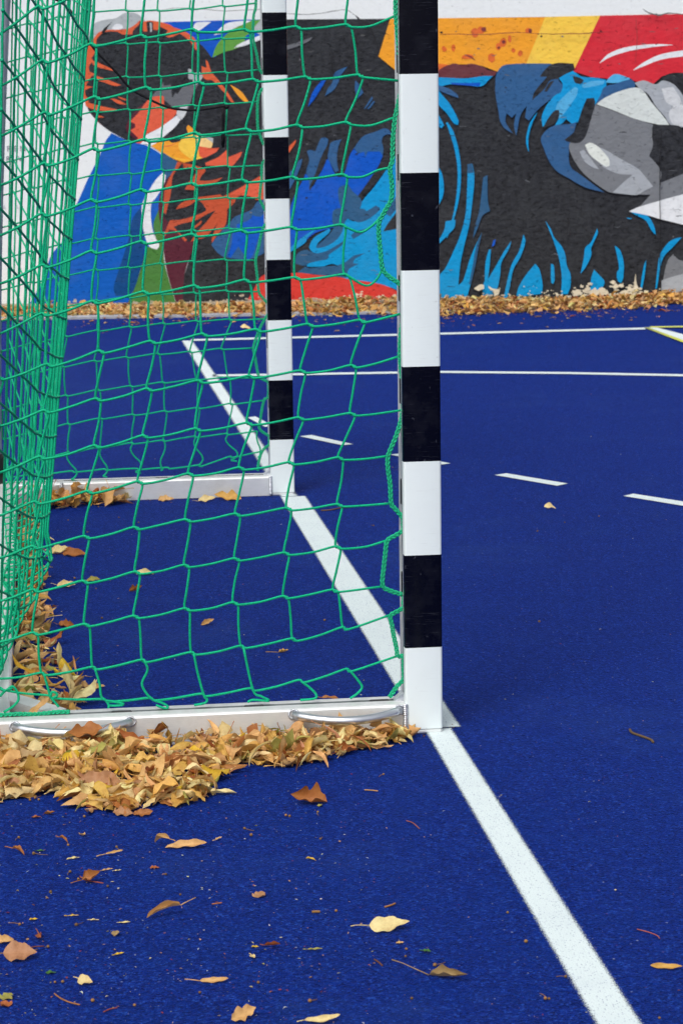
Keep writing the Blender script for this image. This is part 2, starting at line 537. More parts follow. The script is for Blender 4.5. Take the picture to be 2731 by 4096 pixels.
S1 = 920 / 1568
CROP = dict(N=(0, 0, 1), A1=(0, 0, S1), A2=(900, 0, S1), A3=(1811, 0, S1), A4=(0, 620, S1), A5=(900, 620, S1), A6=(1811, 620, S1),
            C5=(300, 80, 620 / 1568), E1=(600, 500, 500 / 1568), E2=(1100, 450, 520 / 1548), Z3=(0, 0, 460 / 1546), T=(0, 540, 300 / 1568))
mv, mf, mi = [], [], []
layer = [0]
def smooth_poly(p, n=4, corner=62):
    m = len(p); out = []
    cs = []
    for i in range(m):
        a, b, c = p[i - 1], p[i], p[(i + 1) % m]
        e1 = Vector((b[0] - a[0], b[1] - a[1])); e2 = Vector((c[0] - b[0], c[1] - b[1]))
        ang = 0 if e1.length < 1e-6 or e2.length < 1e-6 else math.degrees(e1.angle(e2))
        cs.append(ang > corner)
    for i in range(m):
        p0, p1, p2, p3 = [Vector(p[j % m]) for j in (i - 1, i, i + 1, i + 2)]
        d = (p2 - p1)
        t1 = (p2 - p0) * 0.5 if not cs[i] else d
        t2 = (p3 - p1) * 0.5 if not cs[(i + 1) % m] else d
        L = d.length
        for t in (t1, t2):
            if t.length > 1.3 * L: t *= 1.3 * L / t.length
        if cs[i] and cs[(i + 1) % m]:
            out.append(p1); continue
        for k in range(n):
            s = k / n
            out.append(p1 * (2 * s ** 3 - 3 * s * s + 1) + t1 * (s ** 3 - 2 * s * s + s) + p2 * (-2 * s ** 3 + 3 * s * s) + t2 * (s ** 3 - s * s))
    return out

def paint(col, crop, pts, smooth=True, corner=62):
    ox, oy, s = CROP[crop]
    p = [(ox + x * s, oy + y * s) for x, y in pts]
    if smooth: p = smooth_poly(p, 4, corner)
    layer[0] += 1
    y = -0.0012 - layer[0] * 0.00008
    w = [wallpt(q[0], q[1]) for q in p]
    n = len(mv)
    tri = geometry.tessellate_polygon([[Vector((a, b, 0)) for a, b in w]])
    mv.extend([(a, y, b) for a, b in w])
    for t in tri:
        a, b, c = t
        A, B, C_ = w[a], w[b], w[c]
        if (B[0] - A[0]) * (C_[1] - A[1]) - (B[1] - A[1]) * (C_[0] - A[0]) < 0: b, c = c, b
        mf.append((a + n, b + n, c + n)); mi.append(PMI[col])

def stroke(col, crop, pts, widths, jitter=0.0):
    """a brush stroke or a crack: a ribbon of changing width along a path"""
    path = catmull([Vector((x, y, 0)) for x, y in pts], 4)
    n = len(path); L, Rr = [], []
    for i, q in enumerate(path):
        t = (path[min(i + 1, n - 1)] - path[max(i - 1, 0)]).normalized()
        k = i / (n - 1) * (len(widths) - 1); j = min(int(k), len(widths) - 2) if len(widths) > 1 else 0
        w = widths[j] if len(widths) == 1 else widths[j] + (widths[j + 1] - widths[j]) * (k - j)
        w *= 0.5 * (1 + U(-jitter, jitter))
        dx, dy = (U(-jitter, jitter) * 4, U(-jitter, jitter) * 4)
        L.append((q.x - t.y * w + dx, q.y + t.x * w + dy)); Rr.append((q.x + t.y * w + dx, q.y - t.x * w + dy))
    paint(col, crop, L + Rr[::-1], False)

def blob(col, crop, cx, cy, rx, ry, wob=0.2, n=12):
    paint(col, crop, [(cx + rx * math.cos(2 * PI * k / n) * U(1 - wob, 1 + wob), cy + ry * math.sin(2 * PI * k / n) * U(1 - wob, 1 + wob)) for k in range(n)])

P = paint
# black body of the mural
P('black', 'N', [(1000, 76), (1560, 73), (2760, 58), (2760, 1188), (2000, 1189), (1164, 1199), (740, 1208), (760, 1000), (690, 820), (700, 660), (640, 560), (640, 300), (850, 150)], False)
# the painting runs on past the picture's right edge
P('red', 'N', [(2735, 58), (3700, 46), (3700, 330), (2735, 300)], False)
P('black', 'N', [(2735, 288), (3000, 300), (3700, 300), (3700, 1184), (2735, 1188)], False)
P('silver', 'N', [(2735, 330), (2900, 420), (2960, 560), (2900, 620), (2735, 520)])
P('white', 'N', [(2735, 752), (2950, 700), (3100, 760), (2980, 880), (2735, 905)])
P('fgrey', 'N', [(2735, 1040), (2900, 1060), (3000, 1186), (2735, 1187)])
for k in range(7):
    P('cyan', 'N', [(3040 + 90 * k, 1180), (3060 + 90 * k, 1080), (3100 + 90 * k, 960 + 20 * (k % 3)), (3092 + 90 * k, 1090), (3080 + 90 * k, 1182)])
# ---- left animal
P('lgrey', 'A1', [(590, 300), (600, 240), (640, 160), (720, 130), (790, 120), (850, 85), (920, 85), (960, 110), (1000, 150), (900, 240), (700, 300)])
P('white', 'A1', [(760, 190), (790, 160), (830, 165), (840, 190), (790, 200)])
P('royal', 'N', [(600, 100), (660, 86), (1000, 76), (1145, 76), (1090, 130), (900, 180), (856, 232), (800, 200), (700, 140)], False)
P('green', 'N', [(848, 229), (868, 176), (920, 123), (990, 84), (1044, 76), (1042, 120), (985, 140), (975, 175), (935, 196), (900, 205)])
P('white', 'N', [(785, 88), (845, 85), (800, 118), (780, 122), (772, 112)])
P('white', 'N', [(856, 138), (880, 111), (915, 88), (990, 80), (1005, 82), (950, 105), (900, 128)])
P('lgrey', 'A2', [(190, 190), (245, 130), (245, 240), (205, 210)])
P('white', 'N', [(935, 190), (950, 178), (976, 164), (1041, 139), (1041, 158), (980, 180)])
P('orange', 'C5', [(330, 95), (450, 92), (540, 80), (610, 40), (655, 0), (690, 10), (760, 0), (850, 12), (950, 38), (1000, 68), (1080, 95), (1160, 140), (1220, 195), (1232, 300), (1180, 320), (1000, 500), (700, 900), (600, 1240), (430, 1160), (300, 1080), (190, 980), (110, 830), (60, 720), (40, 600), (60, 450), (85, 300), (110, 230), (180, 190), (240, 120)])
P('black', 'C5', [(215, 240), (225, 180), (300, 118), (420, 112), (480, 140), (580, 140), (590, 100), (640, 50), (660, 6), (682, 20), (690, 110), (732, 112), (722, 20), (752, 8), (790, 20), (790, 92), (832, 100), (862, 62), (940, 100), (905, 150), (960, 172), (1060, 132), (1140, 190), (1190, 250), (1215, 290), (1240, 305), (1250, 220), (1320, 290), (1380, 372), (1560, 350), (1560, 1000), (1100, 1240), (800, 1250), (600, 1240), (520, 1210), (430, 1160), (340, 1110), (240, 1030), (165, 950), (130, 890), (140, 790), (110, 760), (100, 705), (180, 670), (110, 660), (160, 575), (200, 540), (150, 520), (140, 470), (185, 400), (165, 380), (200, 330)], True, 50)
P('lgrey', 'C5', [(756, 20), (775, 24), (780, 110), (762, 118)])
P('ink', 'A1', [(690, 225), (705, 195), (770, 140), (742, 172), (718, 212)])
for q in ([(160, 400), (220, 420), (330, 470), (425, 518), (330, 497), (200, 460)], [(190, 550), (300, 588), (470, 655), (400, 662), (280, 622), (200, 600)], [(355, 788), (430, 800), (522, 850), (440, 842)],
          [(430, 765), (520, 798), (512, 810), (450, 787)], [(100, 820), (240, 860), (445, 905), (250, 912), (120, 872)], [(225, 952), (300, 980), (235, 984)]):
    P('orange', 'C5', q)
P('mgrey', 'C5', [(770, 775), (800, 740), (870, 660), (892, 620), (898, 660), (970, 650), (985, 785), (1010, 735), (1040, 742), (1100, 660), (1180, 640), (1250, 640), (1220, 700), (1190, 760), (1160, 860), (1140, 905), (1000, 880), (890, 800)], True, 45)
P('lgrey', 'C5', [(1143, 488), (1190, 495), (1200, 532), (1260, 520), (1300, 560), (1260, 620), (1205, 662), (1190, 600), (1148, 590)], True, 40)
P('fill', 'C5', [(1040, 905), (1100, 855), (1142, 855), (1120, 945), (1080, 1005), (1030, 955)])
P('maroon', 'C5', [(540, 1010), (600, 930), (640, 880), (740, 805), (780, 800), (700, 1000), (640, 1220), (520, 1120)])
P('ored', 'C5', [(720, 825), (780, 775), (880, 763), (898, 772), (902, 860), (1020, 885), (1025, 942), (950, 1022), (850, 1092), (730, 1150), (700, 1212), (690, 1280), (640, 1272), (605, 1240), (640, 1190), (560, 1110), (610, 1082), (605, 1045), (555, 1022), (640, 935)])
P('white', 'C5', [(715, 1160), (850, 1090), (960, 1012), (1030, 960), (1070, 1000), (1020, 1070), (940, 1140), (860, 1200), (740, 1232), (708, 1200)])
P('white', 'C5', [(662, 1245), (700, 1222), (828, 1228), (815, 1272), (770, 1272), (722, 1250), (682, 1262)])
P('amber', 'C5', [(770, 1268), (850, 1230), (940, 1198), (980, 1236), (1060, 1222), (1140, 1162), (1128, 1085), (1148, 1058), (1200, 1100), (1250, 1150), (1380, 1230), (1390, 1262), (1320, 1400), (1312, 1472), (1200, 1466), (1080, 1432), (950, 1382), (850, 1322)])
stroke('orange', 'C5', [(860, 1280), (950, 1270), (1030, 1240)], [3, 10, 3])
stroke('gold', 'C5', [(840, 1315), (960, 1375), (1100, 1410), (1240, 1410)], [4, 16, 16, 6])
P('yellow', 'C5', [(1055, 1240), (1100, 1180), (1200, 1150), (1240, 1262), (1252, 1382), (1330, 1392), (1312, 1472), (1180, 1405), (1090, 1342), (1052, 1290)])
P('peach', 'C5', [(1212, 1165), (1280, 1168), (1392, 1210), (1386, 1272), (1350, 1298), (1280, 1282), (1228, 1242)])
P('ored', 'C5', [(1250, 1272), (1380, 1292), (1460, 1288), (1390, 1380), (1322, 1402), (1258, 1362)])
P('lgrey', 'C5', [(1245, 1130), (1300, 1160), (1400, 1192), (1395, 1240), (1340, 1200), (1270, 1165)])
P('orange', 'N', [(806, 262), (826, 270), (823, 238), (832, 246), (846, 286), (873, 317), (906, 360), (935, 405), (940, 407), (923, 405), (900, 372), (885, 356), (850, 320), (826, 317), (810, 302)], True, 50)
P('amber', 'A2', [(33, 572), (110, 620), (162, 692), (135, 692), (90, 650)])
P('blue', 'A4', [(720, -97), (760, -152), (880, -97), (1000, -67), (1110, 3), (1132, 60), (1200, 60), (1130, 150), (1100, 300), (1080, 400), (1040, 600), (980, 690), (950, 800), (890, 962), (860, 1032), (170, 1065), (240, 950), (300, 830), (350, 680), (445, 560), (460, 440), (520, 340), (600, 160), (680, 0)])
P('navy', 'A4', [(905, 430), (972, 340), (985, 600), (980, 700), (950, 800), (900, 940), (790, 960), (775, 900), (830, 720), (880, 560)])
P('dgreen', 'A4', [(1085, 360), (1110, 420), (1115, 560), (1115, 700), (1145, 830), (1200, 1012), (870, 1018), (920, 900), (960, 780), (985, 690), (1000, 620), (1070, 640), (1062, 560), (1045, 470)])
P('dsteel', 'E1', [(150, 330), (345, 455), (320, 545), (180, 705), (160, 600)])
P('white', 'A4', [(1108, 118), (1130, 140), (1112, 210), (1062, 290), (1032, 330), (1030, 440), (1050, 540), (1086, 610), (1070, 642), (1020, 622), (985, 540), (968, 420), (970, 330), (1010, 250), (1060, 170)])
P('black', 'E1', [(300, 560), (420, 470), (700, 400), (1000, 250), (1440, 100), (1440, 2205), (395, 2215), (430, 1880), (540, 1560), (200, 1300), (150, 1150), (200, 830)], False)
P('maroon', 'E1', [(290, 590), (200, 690), (120, 900), (110, 1100), (150, 1345), (230, 1292), (268, 1222), (212, 1200), (165, 1110), (175, 950), (185, 800), (255, 660)])
P('maroon', 'E1', [(200, 1320), (330, 1308), (460, 1450), (565, 1450), (540, 1560), (480, 1700), (430, 1880), (410, 2212), (325, 2214), (230, 1900), (180, 1640), (172, 1440)])
P('dorange', 'E1', [(345, 450), (408, 468), (360, 530), (310, 592), (280, 662), (262, 850), (232, 980), (200, 1112), (165, 1092), (182, 830), (202, 750), (262, 620), (312, 540)])
P('dorange', 'E1', [(410, 470), (480, 480), (560, 500), (692, 540), (690, 582), (640, 640), (622, 692), (750, 692), (912, 652), (830, 712), (700, 752), (600, 772), (592, 812), (438, 806), (470, 740), (560, 622), (600, 560), (490, 542), (472, 508), (460, 552), (428, 552)], True, 48)
P('ored', 'E1', [(692, 470), (850, 400), (962, 308), (970, 392), (1000, 392), (1156, 328), (1130, 392), (1050, 492), (1000, 512), (700, 502)], True, 48)
P('dorange', 'E1', [(328, 1040), (400, 970), (560, 910), (880, 865), (908, 892), (1000, 850), (1180, 750), (1430, 605), (1430, 932), (1330, 932), (1290, 900), (1150, 880), (1090, 900), (1050, 980), (970, 1050), (960, 1200), (920, 1290), (850, 1370), (775, 1475), (780, 1400), (842, 1235), (800, 1290), (700, 1400), (590, 1432), (508, 1462), (590, 1340), (700, 1220), (824, 1066), (720, 1110), (600, 1180), (500, 1212), (400, 1232), (298, 1272), (350, 1332), (464, 1432), (440, 1462), (330, 1330), (240, 1308), (190, 1392), (168, 1382), (250, 1190), (400, 1180), (600, 1120), (700, 1072), (706, 1050), (640, 960), (580, 948), (480, 1010), (330, 1052)], True, 45)
P('ored', 'E1', [(1000, 870), (1180, 760), (1430, 615), (1430, 925), (1330, 925), (1290, 895), (1150, 875)], True, 40)
P('dorange', 'E1', [(500, 1312), (650, 1188), (640, 1232), (560, 1292)])
P('steel', 'E1', [(1430, 925), (1340, 960), (1280, 1050), (1150, 1110), (1060, 1150), (1000, 1220), (930, 1290), (778, 1480), (800, 1540), (900, 1640), (1050, 1672), (1250, 1682), (1430, 1605)])
P('royal', 'E1', [(1430, 1108), (1390, 1146), (1320, 1140), (1290, 1120), (1250, 1180), (1160, 1220), (1090, 1240), (1080, 1300), (1040, 1340), (1020, 1500), (968, 1642), (1010, 1662), (1060, 1590), (1110, 1518), (1180, 1620), (1230, 1684), (1290, 1630), (1380, 1340), (1430, 1330)], True, 45)
P('rust', 'E1', [(1460, 1860), (1390, 1900), (1330, 2000), (1280, 2100), (1228, 2182), (1230, 2212), (1460, 2208)])
# ---- between the posts
for q in ([(565, 725), (590, 640), (620, 590), (660, 545), (690, 538), (660, 590), (610, 670)],):
    P('royal', 'A2', q)
for q in ([(680, 652), (700, 600), (730, 560), (750, 490), (836, 448), (790, 510), (770, 560), (740, 610)], [(888, 543), (920, 580), (942, 630), (900, 672), (884, 600)], [(945, 742), (1000, 653), (1006, 670), (960, 732)], [(966, 742), (1010, 684), (1022, 690), (986, 735)]):
    P('steel', 'A2', q)
P('mgrey', 'A2', [(420, 308), (480, 290), (597, 248), (575, 275), (490, 315), (420, 336)])
P('orange', 'E2', [(150, 420), (250, 318), (240, 362), (150, 500)])
P('royal', 'E2', [(170, 1200), (240, 970), (320, 820), (365, 720), (400, 780), (410, 910), (470, 850), (560, 640), (630, 530), (690, 680), (740, 760), (790, 760), (830, 700), (890, 500), (940, 420), (1000, 480), (1060, 460), (1250, 460), (1282, 510), (1220, 650), (1120, 800), (985, 990), (1010, 1030), (1040, 1060), (1000, 1200), (860, 1270), (800, 1330), (640, 1380), (480, 1430), (350, 1530), (170, 1660)], True, 55)
P('steel', 'E2', [(378, 460), (410, 440), (480, 455), (540, 310), (590, 290), (632, 312), (620, 380), (560, 500), (520, 600), (480, 720), (408, 885), (400, 780), (370, 700), (405, 580), (400, 520)])
P('steel', 'E2', [(640, 440), (670, 350), (792, 313), (760, 380), (740, 480), (740, 600), (755, 690), (720, 712), (680, 640), (628, 530)])
P('steel', 'E2', [(150, 750), (240, 640), (280, 570), (325, 543), (310, 620), (270, 720), (220, 830), (150, 950)])
P('steel', 'E2', [(938, 420), (1000, 330), (1060, 270), (1200, 220), (1290, 184), (1350, 200), (1402, 262), (1330, 255), (1280, 290), (1270, 350), (1290, 420), (1280, 512), (1250, 460), (1180, 460), (1100, 460), (1075, 526), (1060, 460), (985, 486)], True, 50)
P('black', 'E2', [(620, 390), (642, 420), (610, 560), (560, 680), (470, 830), (415, 925), (408, 890), (480, 720), (560, 500)])
P('black', 'E2', [(740, 480), (800, 320), (880, 480), (850, 640), (830, 700), (800, 750), (760, 766), (722, 730), (755, 690), (740, 600)])
P('cyan', 'E2', [(1430, 500), (1470, 700), (1470, 2120), (1350, 2070), (1200, 2040), (1000, 2010), (760, 1960), (860, 1900), (700, 1800), (560, 1830), (400, 1832), (358, 1810), (440, 1770), (640, 1720), (630, 1690), (480, 1672), (420, 1632), (410, 1580), (470, 1480), (640, 1380), (660, 1390), (640, 1430), (510, 1550), (490, 1602), (520, 1607), (640, 1560), (780, 1450), (830, 1300), (860, 1258), (930, 1290), (1040, 1290), (1000, 1200), (1040, 1050), (1180, 880), (1340, 650), (1400, 540)], True, 55)
P('black', 'E2', [(1402, 262), (1432, 300), (1382, 560), (1330, 662), (1200, 830), (1040, 1022), (1010, 1032), (984, 990), (1120, 800), (1260, 580), (1290, 440), (1270, 340), (1290, 290)], True, 50)
P('cyan', 'E2', [(170, 1620), (300, 1500), (430, 1410), (585, 1318), (500, 1380), (380, 1490), (370, 1532), (300, 1590), (170, 1665)])
P('dsteel', 'E2', [(750, 920), (790, 870), (870, 848), (920, 930), (1000, 1000), (1032, 1060), (1010, 1140), (1060, 1145), (1090, 1170), (1200, 1103), (1247, 1130), (1220, 1180), (1100, 1270), (1000, 1302), (930, 1280), (860, 1258), (830, 1300), (790, 1430), (720, 1520), (600, 1590), (498, 1612), (500, 1580), (600, 1490), (690, 1380), (680, 1280), (690, 1170), (740, 1140), (790, 1130), (760, 1050)], True, 55)
P('black', 'E2', [(170, 1740), (250, 1700), (300, 1800), (370, 1830), (330, 1900), (170, 1910)])
P('dsteel', 'E2', [(235, 1740), (280, 1660), (370, 1630), (420, 1650), (500, 1672), (620, 1640), (760, 1560), (824, 1518), (800, 1570), (680, 1660), (640, 1690), (620, 1742), (520, 1762), (400, 1790), (360, 1822), (225, 1792)])
P('dsteel', 'E2', [(360, 1830), (420, 1850), (580, 1830), (700, 1820), (790, 1800), (860, 1760), (940, 1700), (1074, 1668), (950, 1740), (930, 1790), (992, 1800), (880, 1860), (850, 1960), (730, 1960), (520, 1930), (265, 1900)], True, 50)
P('dsteel', 'E2', [(903, 1460), (960, 1410), (1040, 1390), (1112, 1368), (1090, 1400), (1000, 1460), (930, 1502)])
P('dsteel', 'E2', [(1318, 1200), (1400, 1060), (1470, 940), (1470, 1100), (1370, 1232)])
P('black', 'E2', [(1286, 1412), (1340, 1320), (1470, 1150), (1470, 1375)])
P('rust', 'E2', [(170, 1908), (300, 1905), (500, 1930), (760, 1955), (900, 1985), (1100, 2010), (1300, 2052), (1470, 2130), (1470, 2240), (1200, 2228), (900, 2225), (170, 2238)])
# ---- upper band
P('amber', 'N', [(1560, 73), (1811, 70), (2182, 66), (2101, 258), (1987, 284), (1928, 262), (1900, 256), (1811, 255), (1757, 270), (1690, 285), (1583, 281), (1513, 223)], False)
P('yellow', 'A3', [(628, 112), (1005, 103), (830, 462), (650, 442), (495, 440)], False)
P('red', 'A3', [(1003, 103), (1620, 90), (1620, 500), (1500, 497), (1420, 520), (1360, 572), (1240, 552), (1200, 525), (1050, 532), (940, 522), (820, 482), (850, 420)], False)
stroke('white', 'A3', [(1000, 425), (1060, 378), (1140, 345), (1240, 322), (1380, 306), (1496, 303)], [4, 24, 32, 28, 18, 3])
stroke('white', 'A3', [(1230, 474), (1300, 435), (1390, 394), (1480, 372), (1620, 355)], [4, 24, 34, 38, 44])
for (x, y, a, b) in ((150, 220, 28, 30), (192, 202, 26, 24), (510, 206, 20, 18), (340, 286, 24, 30), (310, 312, 18, 24), (386, 258, 13, 24), (411, 340, 14, 15), (262, 388, 26, 32), (458, 362, 16, 20), (100, 384, 44, 16), (2, 325, 16, 24), (-60, 330, 16, 18)):
    blob('dot', 'A3', x, y, a, b)
for (x, y, a, b) in ((210, 196, 17, 16), (525, 206, 12, 16), (344, 283, 13, 11), (313, 321, 8, 9)):
    blob('core', 'A3', x, y, a, b)
stroke('core', 'A3', [(80, 372), (120, 384), (150, 408)], [4, 12, 2])
P('dot', 'A2', [(1440, 430), (1530, 440), (1590, 470), (1560, 500), (1440, 500)])
P('brown', 'A3', [(-130, 520), (-92, 470), (0, 430), (60, 440), (130, 431), (200, 450), (240, 475), (295, 484), (280, 512), (200, 522), (0, 532), (-130, 545)])
P('cyan', 'A3', [(-130, 522), (0, 528), (100, 530), (200, 515), (272, 515), (240, 545), (190, 586), (80, 576), (0, 570), (-60, 580), (-130, 600)])
P('royal', 'A3', [(-20, 560), (80, 562), (190, 560), (180, 586), (80, 578), (0, 572)])
P('steel', 'A2', [(1440, 575), (1520, 598), (1580, 640), (1590, 665), (1500, 632), (1440, 600)])
P('cyan', 'A2', [(1440, 590), (1475, 640), (1520, 690), (1560, 755), (1590, 820), (1585, 850), (1555, 835), (1510, 770), (1440, 690)])
P('cyan', 'A2', [(1450, 770), (1492, 850), (1475, 872), (1450, 850)])
stroke('cyan', 'N', [(1786, 488), (1806, 530), (1826, 600), (1836, 680), (1832, 770), (1815, 860), (1786, 950)], [8, 17, 16, 14, 13, 9, 3])
P('cyan', 'A5', [(1440, 60), (1476, 120), (1490, 210), (1480, 290), (1440, 360)])
P('cyan', 'A5', [(1440, 600), (1490, 515), (1502, 450), (1570, 438), (1562, 492), (1520, 540), (1440, 620)])
P('cyan', 'A6', [(100, 60), (130, 56), (146, 150), (130, 330), (110, 480), (80, 600), (50, 740), (36, 885), (70, 850), (110, 720), (150, 620), (197, 523), (172, 640), (152, 750), (122, 870), (95, 968), (0, 972), (-130, 972), (-130, 850), (-60, 780), (0, 660), (50, 540), (85, 400), (95, 250)], True, 55)
P('dsteel', 'A6', [(97, 62), (128, 54), (140, 118), (102, 122)])
P('dsteel', 'A6', [(205, 150), (235, 133), (236, 300), (252, 378), (200, 412), (165, 502), (135, 568), (150, 480), (180, 370)], True, 50)
P('dsteel', 'A6', [(160, 610), (197, 523), (172, 640), (152, 750), (122, 880), (108, 880), (135, 740)])
for q in ([(200, 968), (208, 870), (238, 840), (270, 790), (310, 720), (350, 650), (397, 583), (380, 640), (330, 730), (320, 820), (300, 910), (250, 968)],
          [(215, 872), (220, 740), (243, 645), (258, 640), (250, 740), (238, 835)],
          [(345, 970), (370, 850), (400, 740), (450, 650), (480, 538), (493, 590), (460, 690), (410, 780), (390, 880), (370, 970)],
          [(428, 970), (450, 890), (500, 810), (560, 738), (590, 780), (610, 880), (605, 942)],
          [(666, 738), (686, 750), (692, 850), (680, 877), (667, 860)],
          [(628, 443), (665, 500), (690, 560), (740, 620), (765, 680), (775, 750), (800, 810), (800, 890), (780, 946), (735, 946), (740, 830), (725, 720), (690, 600)],
          [(981, 498), (986, 530), (942, 630), (942, 680), (905, 760), (868, 807), (890, 700), (900, 630), (940, 590)],
          [(933, 932), (940, 840), (960, 778), (1000, 820), (1032, 862), (1010, 922)],
          [(1100, 613), (1140, 650), (1162, 730), (1160, 830), (1145, 872), (1120, 850), (1115, 800), (1130, 770), (1120, 700)],
          [(1316, 712), (1310, 780), (1290, 900), (1274, 917), (1285, 830), (1300, 750)],
          [(1558, 558), (1500, 622), (1442, 682), (1412, 760), (1390, 900), (1377, 912), (1390, 790), (1408, 680), (1460, 600), (1510, 568)],
          [(1208, 384), (1300, 400), (1342, 430), (1372, 490), (1381, 542), (1350, 510), (1310, 442), (1250, 410)], [(1178, 424), (1222, 428), (1200, 434)]):
    P('cyan', 'A6', q)
P('royal', 'A6', [(264, 624), (275, 580), (290, 573), (281, 612)])
P('white', 'A6', [(1196, 382), (1290, 340), (1400, 310), (1620, 228), (1620, 485), (1500, 456), (1400, 431), (1330, 410)], True, 45)
P('fgrey', 'A6', [(1418, 955), (1430, 850), (1460, 722), (1500, 672), (1540, 712), (1620, 720), (1620, 962)])
P('silver', 'A6', [(1418, 955), (1420, 852), (1500, 825), (1620, 795), (1620, 962)], True, 45)
# ---- right animal
P('steel', 'A3', [(288, 560), (300, 490), (360, 437), (650, 430), (700, 440), (720, 545), (748, 580), (740, 630), (690, 652), (640, 692), (580, 742), (518, 818), (490, 800), (502, 718), (460, 780), (440, 870), (430, 922), (415, 850), (430, 768), (400, 800), (364, 768), (358, 830), (408, 908), (350, 870), (320, 820), (310, 760), (290, 650)], True, 50)
P('black', 'A3', [(590, 520), (620, 478), (660, 442), (720, 425), (820, 430), (828, 470), (775, 502), (725, 532), (660, 545), (625, 600), (560, 660), (538, 682), (555, 622), (640, 520)], True, 50)
P('black', 'A3', [(640, 622), (690, 545), (655, 560), (620, 620)])
P('cyan', 'A3', [(818, 480), (880, 520), (960, 525), (1042, 540), (1042, 590), (1010, 652), (960, 722), (958, 664), (910, 670), (880, 740), (850, 832), (810, 842), (770, 808), (740, 840), (688, 862), (720, 800), (726, 748), (700, 750), (640, 840), (610, 862), (604, 790), (640, 710), (690, 650), (735, 622), (746, 570), (720, 530), (770, 500)], True, 50)
P('black', 'A3', [(815, 514), (860, 525), (892, 545), (870, 570), (830, 560)])
for q in ([(876, 580), (940, 550), (1032, 545), (1020, 570), (950, 586), (890, 596)], [(698, 740), (720, 690), (780, 630), (830, 588), (851, 600), (840, 650), (800, 710), (740, 790), (718, 802), (725, 760)], [(1038, 560), (1060, 530), (1110, 500), (1205, 530), (1200, 546), (1110, 562)]):
    P('lcyan', 'A3', q)
P('black', 'A3', [(650, 800), (690, 752), (722, 745), (722, 790), (690, 840), (640, 862), (606, 880)])
P('steel', 'A3', [(1030, 590), (1110, 565), (1210, 538), (1242, 570), (1232, 596), (1130, 622), (1040, 662), (970, 706), (1005, 642)])
P('steel', 'A3', [(598, 940), (640, 880), (700, 850), (800, 840), (842, 828), (820, 900), (770, 945), (802, 960), (790, 1010), (797, 1127), (880, 1197), (1000, 1287), (1032, 1309), (900, 1274), (780, 1208), (700, 1158), (650, 1088), (618, 1010)])
stroke('cyan', 'A3', [(572, 765), (532, 835), (510, 910), (505, 970), (515, 1030)], [3, 17, 17, 16, 3])
P('fgrey', 'A3', [(970, 708), (1250, 812), (1362, 845), (1355, 920), (1362, 1000), (1335, 1060), (1390, 1120), (1420, 1180), (1417, 1232), (1620, 1165), (1620, 1305), (1400, 1365), (1270, 1405), (1345, 1325), (1230, 1322), (1100, 1315), (1030, 1290), (900, 1190), (830, 1100), (790, 1010), (800, 958), (850, 970), (900, 930), (940, 800)], True, 50)
P('silver', 'A3', [(1236, 562), (1300, 545), (1380, 572), (1430, 545), (1500, 570), (1550, 622), (1620, 690), (1620, 870), (1490, 852), (1440, 790), (1380, 720), (1330, 640), (1270, 600)])
P('fill', 'A3', [(1420, 600), (1500, 590), (1545, 660), (1565, 715), (1620, 735), (1620, 868), (1500, 845), (1470, 770), (1500, 720), (1450, 690)])
P('muzzle', 'A3', [(975, 706), (1040, 660), (1130, 620), (1240, 593), (1300, 622), (1350, 692), (1440, 800), (1474, 852), (1400, 846), (1250, 811), (1100, 752)], True, 50)
P('black', 'A3', [(960, 664), (910, 668), (870, 770), (850, 850), (820, 900), (758, 950), (780, 962), (850, 972), (900, 930), (942, 800), (967, 700)])
P('black', 'A3', [(1416, 520), (1500, 493), (1620, 496), (1620, 720), (1560, 640), (1510, 570), (1440, 545)])
P('black', 'A3', [(1355, 870), (1380, 848), (1440, 848), (1540, 855), (1565, 900), (1620, 980), (1620, 1160), (1410, 1244), (1417, 1170), (1380, 1100), (1335, 1060), (1362, 980)])
P('silver', 'A3', [(955, 985), (1040, 1020), (1150, 1085), (1250, 1140), (1300, 1190), (1362, 1268), (1300, 1300), (1240, 1327), (1088, 1308), (1160, 1240), (1222, 1188), (1130, 1182), (1050, 1150), (1000, 1110)])
P('pale', 'A3', [(898, 985), (935, 970), (990, 998), (1060, 1078), (1067, 1125), (1040, 1133), (990, 1100), (930, 1050)])
P('silver', 'A3', [(862, 1030), (890, 1018), (930, 1068), (995, 1152), (940, 1132), (890, 1090)])
# ---- worn foot of the wall, cracks, lettering
P('sand', 'N', [(-600, 1216), (250, 1212), (700, 1207), (1164, 1197), (1600, 1196), (1760, 1190), (2000, 1190), (2760, 1186), (2760, 1240), (-600, 1260)], False)
def flakes(col, crop, x0, x1, y0, y1, n, r0, r1):
    for _ in range(n):
        y = y0 + (y1 - y0) * (1 - R() ** 1.7)
        r = U(r0, r1)
        blob(col, crop, U(x0, x1), y, r * U(0.8, 2.0), r * U(0.5, 1.2), 0.45, 9)
flakes('cream', 'A6', 620, 830, 915, 962, 22, 3, 10)
flakes('cream', 'A6', 820, 1260, 862, 950, 70, 3, 17)
flakes('cream', 'A6', 430, 620, 890, 960, 16, 2, 6)
flakes('cream', 'A6', 1260, 1420, 890, 960, 14, 3, 10)
flakes('sand', 'A6', 130, 320, 900, 965, 10, 4, 12)
flakes('sand', 'A6', -100, 420, 940, 975, 26, 3, 10)
flakes('cream', 'A5', 800, 1170, 925, 985, 26, 3, 12)
flakes('sand', 'A5', 440, 1170, 965, 990, 40, 3, 9)
flakes('sand', 'A5', -10, 280, 950, 995, 18, 3, 10)
flakes('sand', 'A4', 420, 900, 990, 1030, 22, 3, 11)
flakes('sand', 'A4', 880, 1560, 985, 1010, 24, 3, 9)
P('cream', 'A6', [(140, 905), (180, 878), (208, 880), (210, 905), (170, 922)], True, 40)
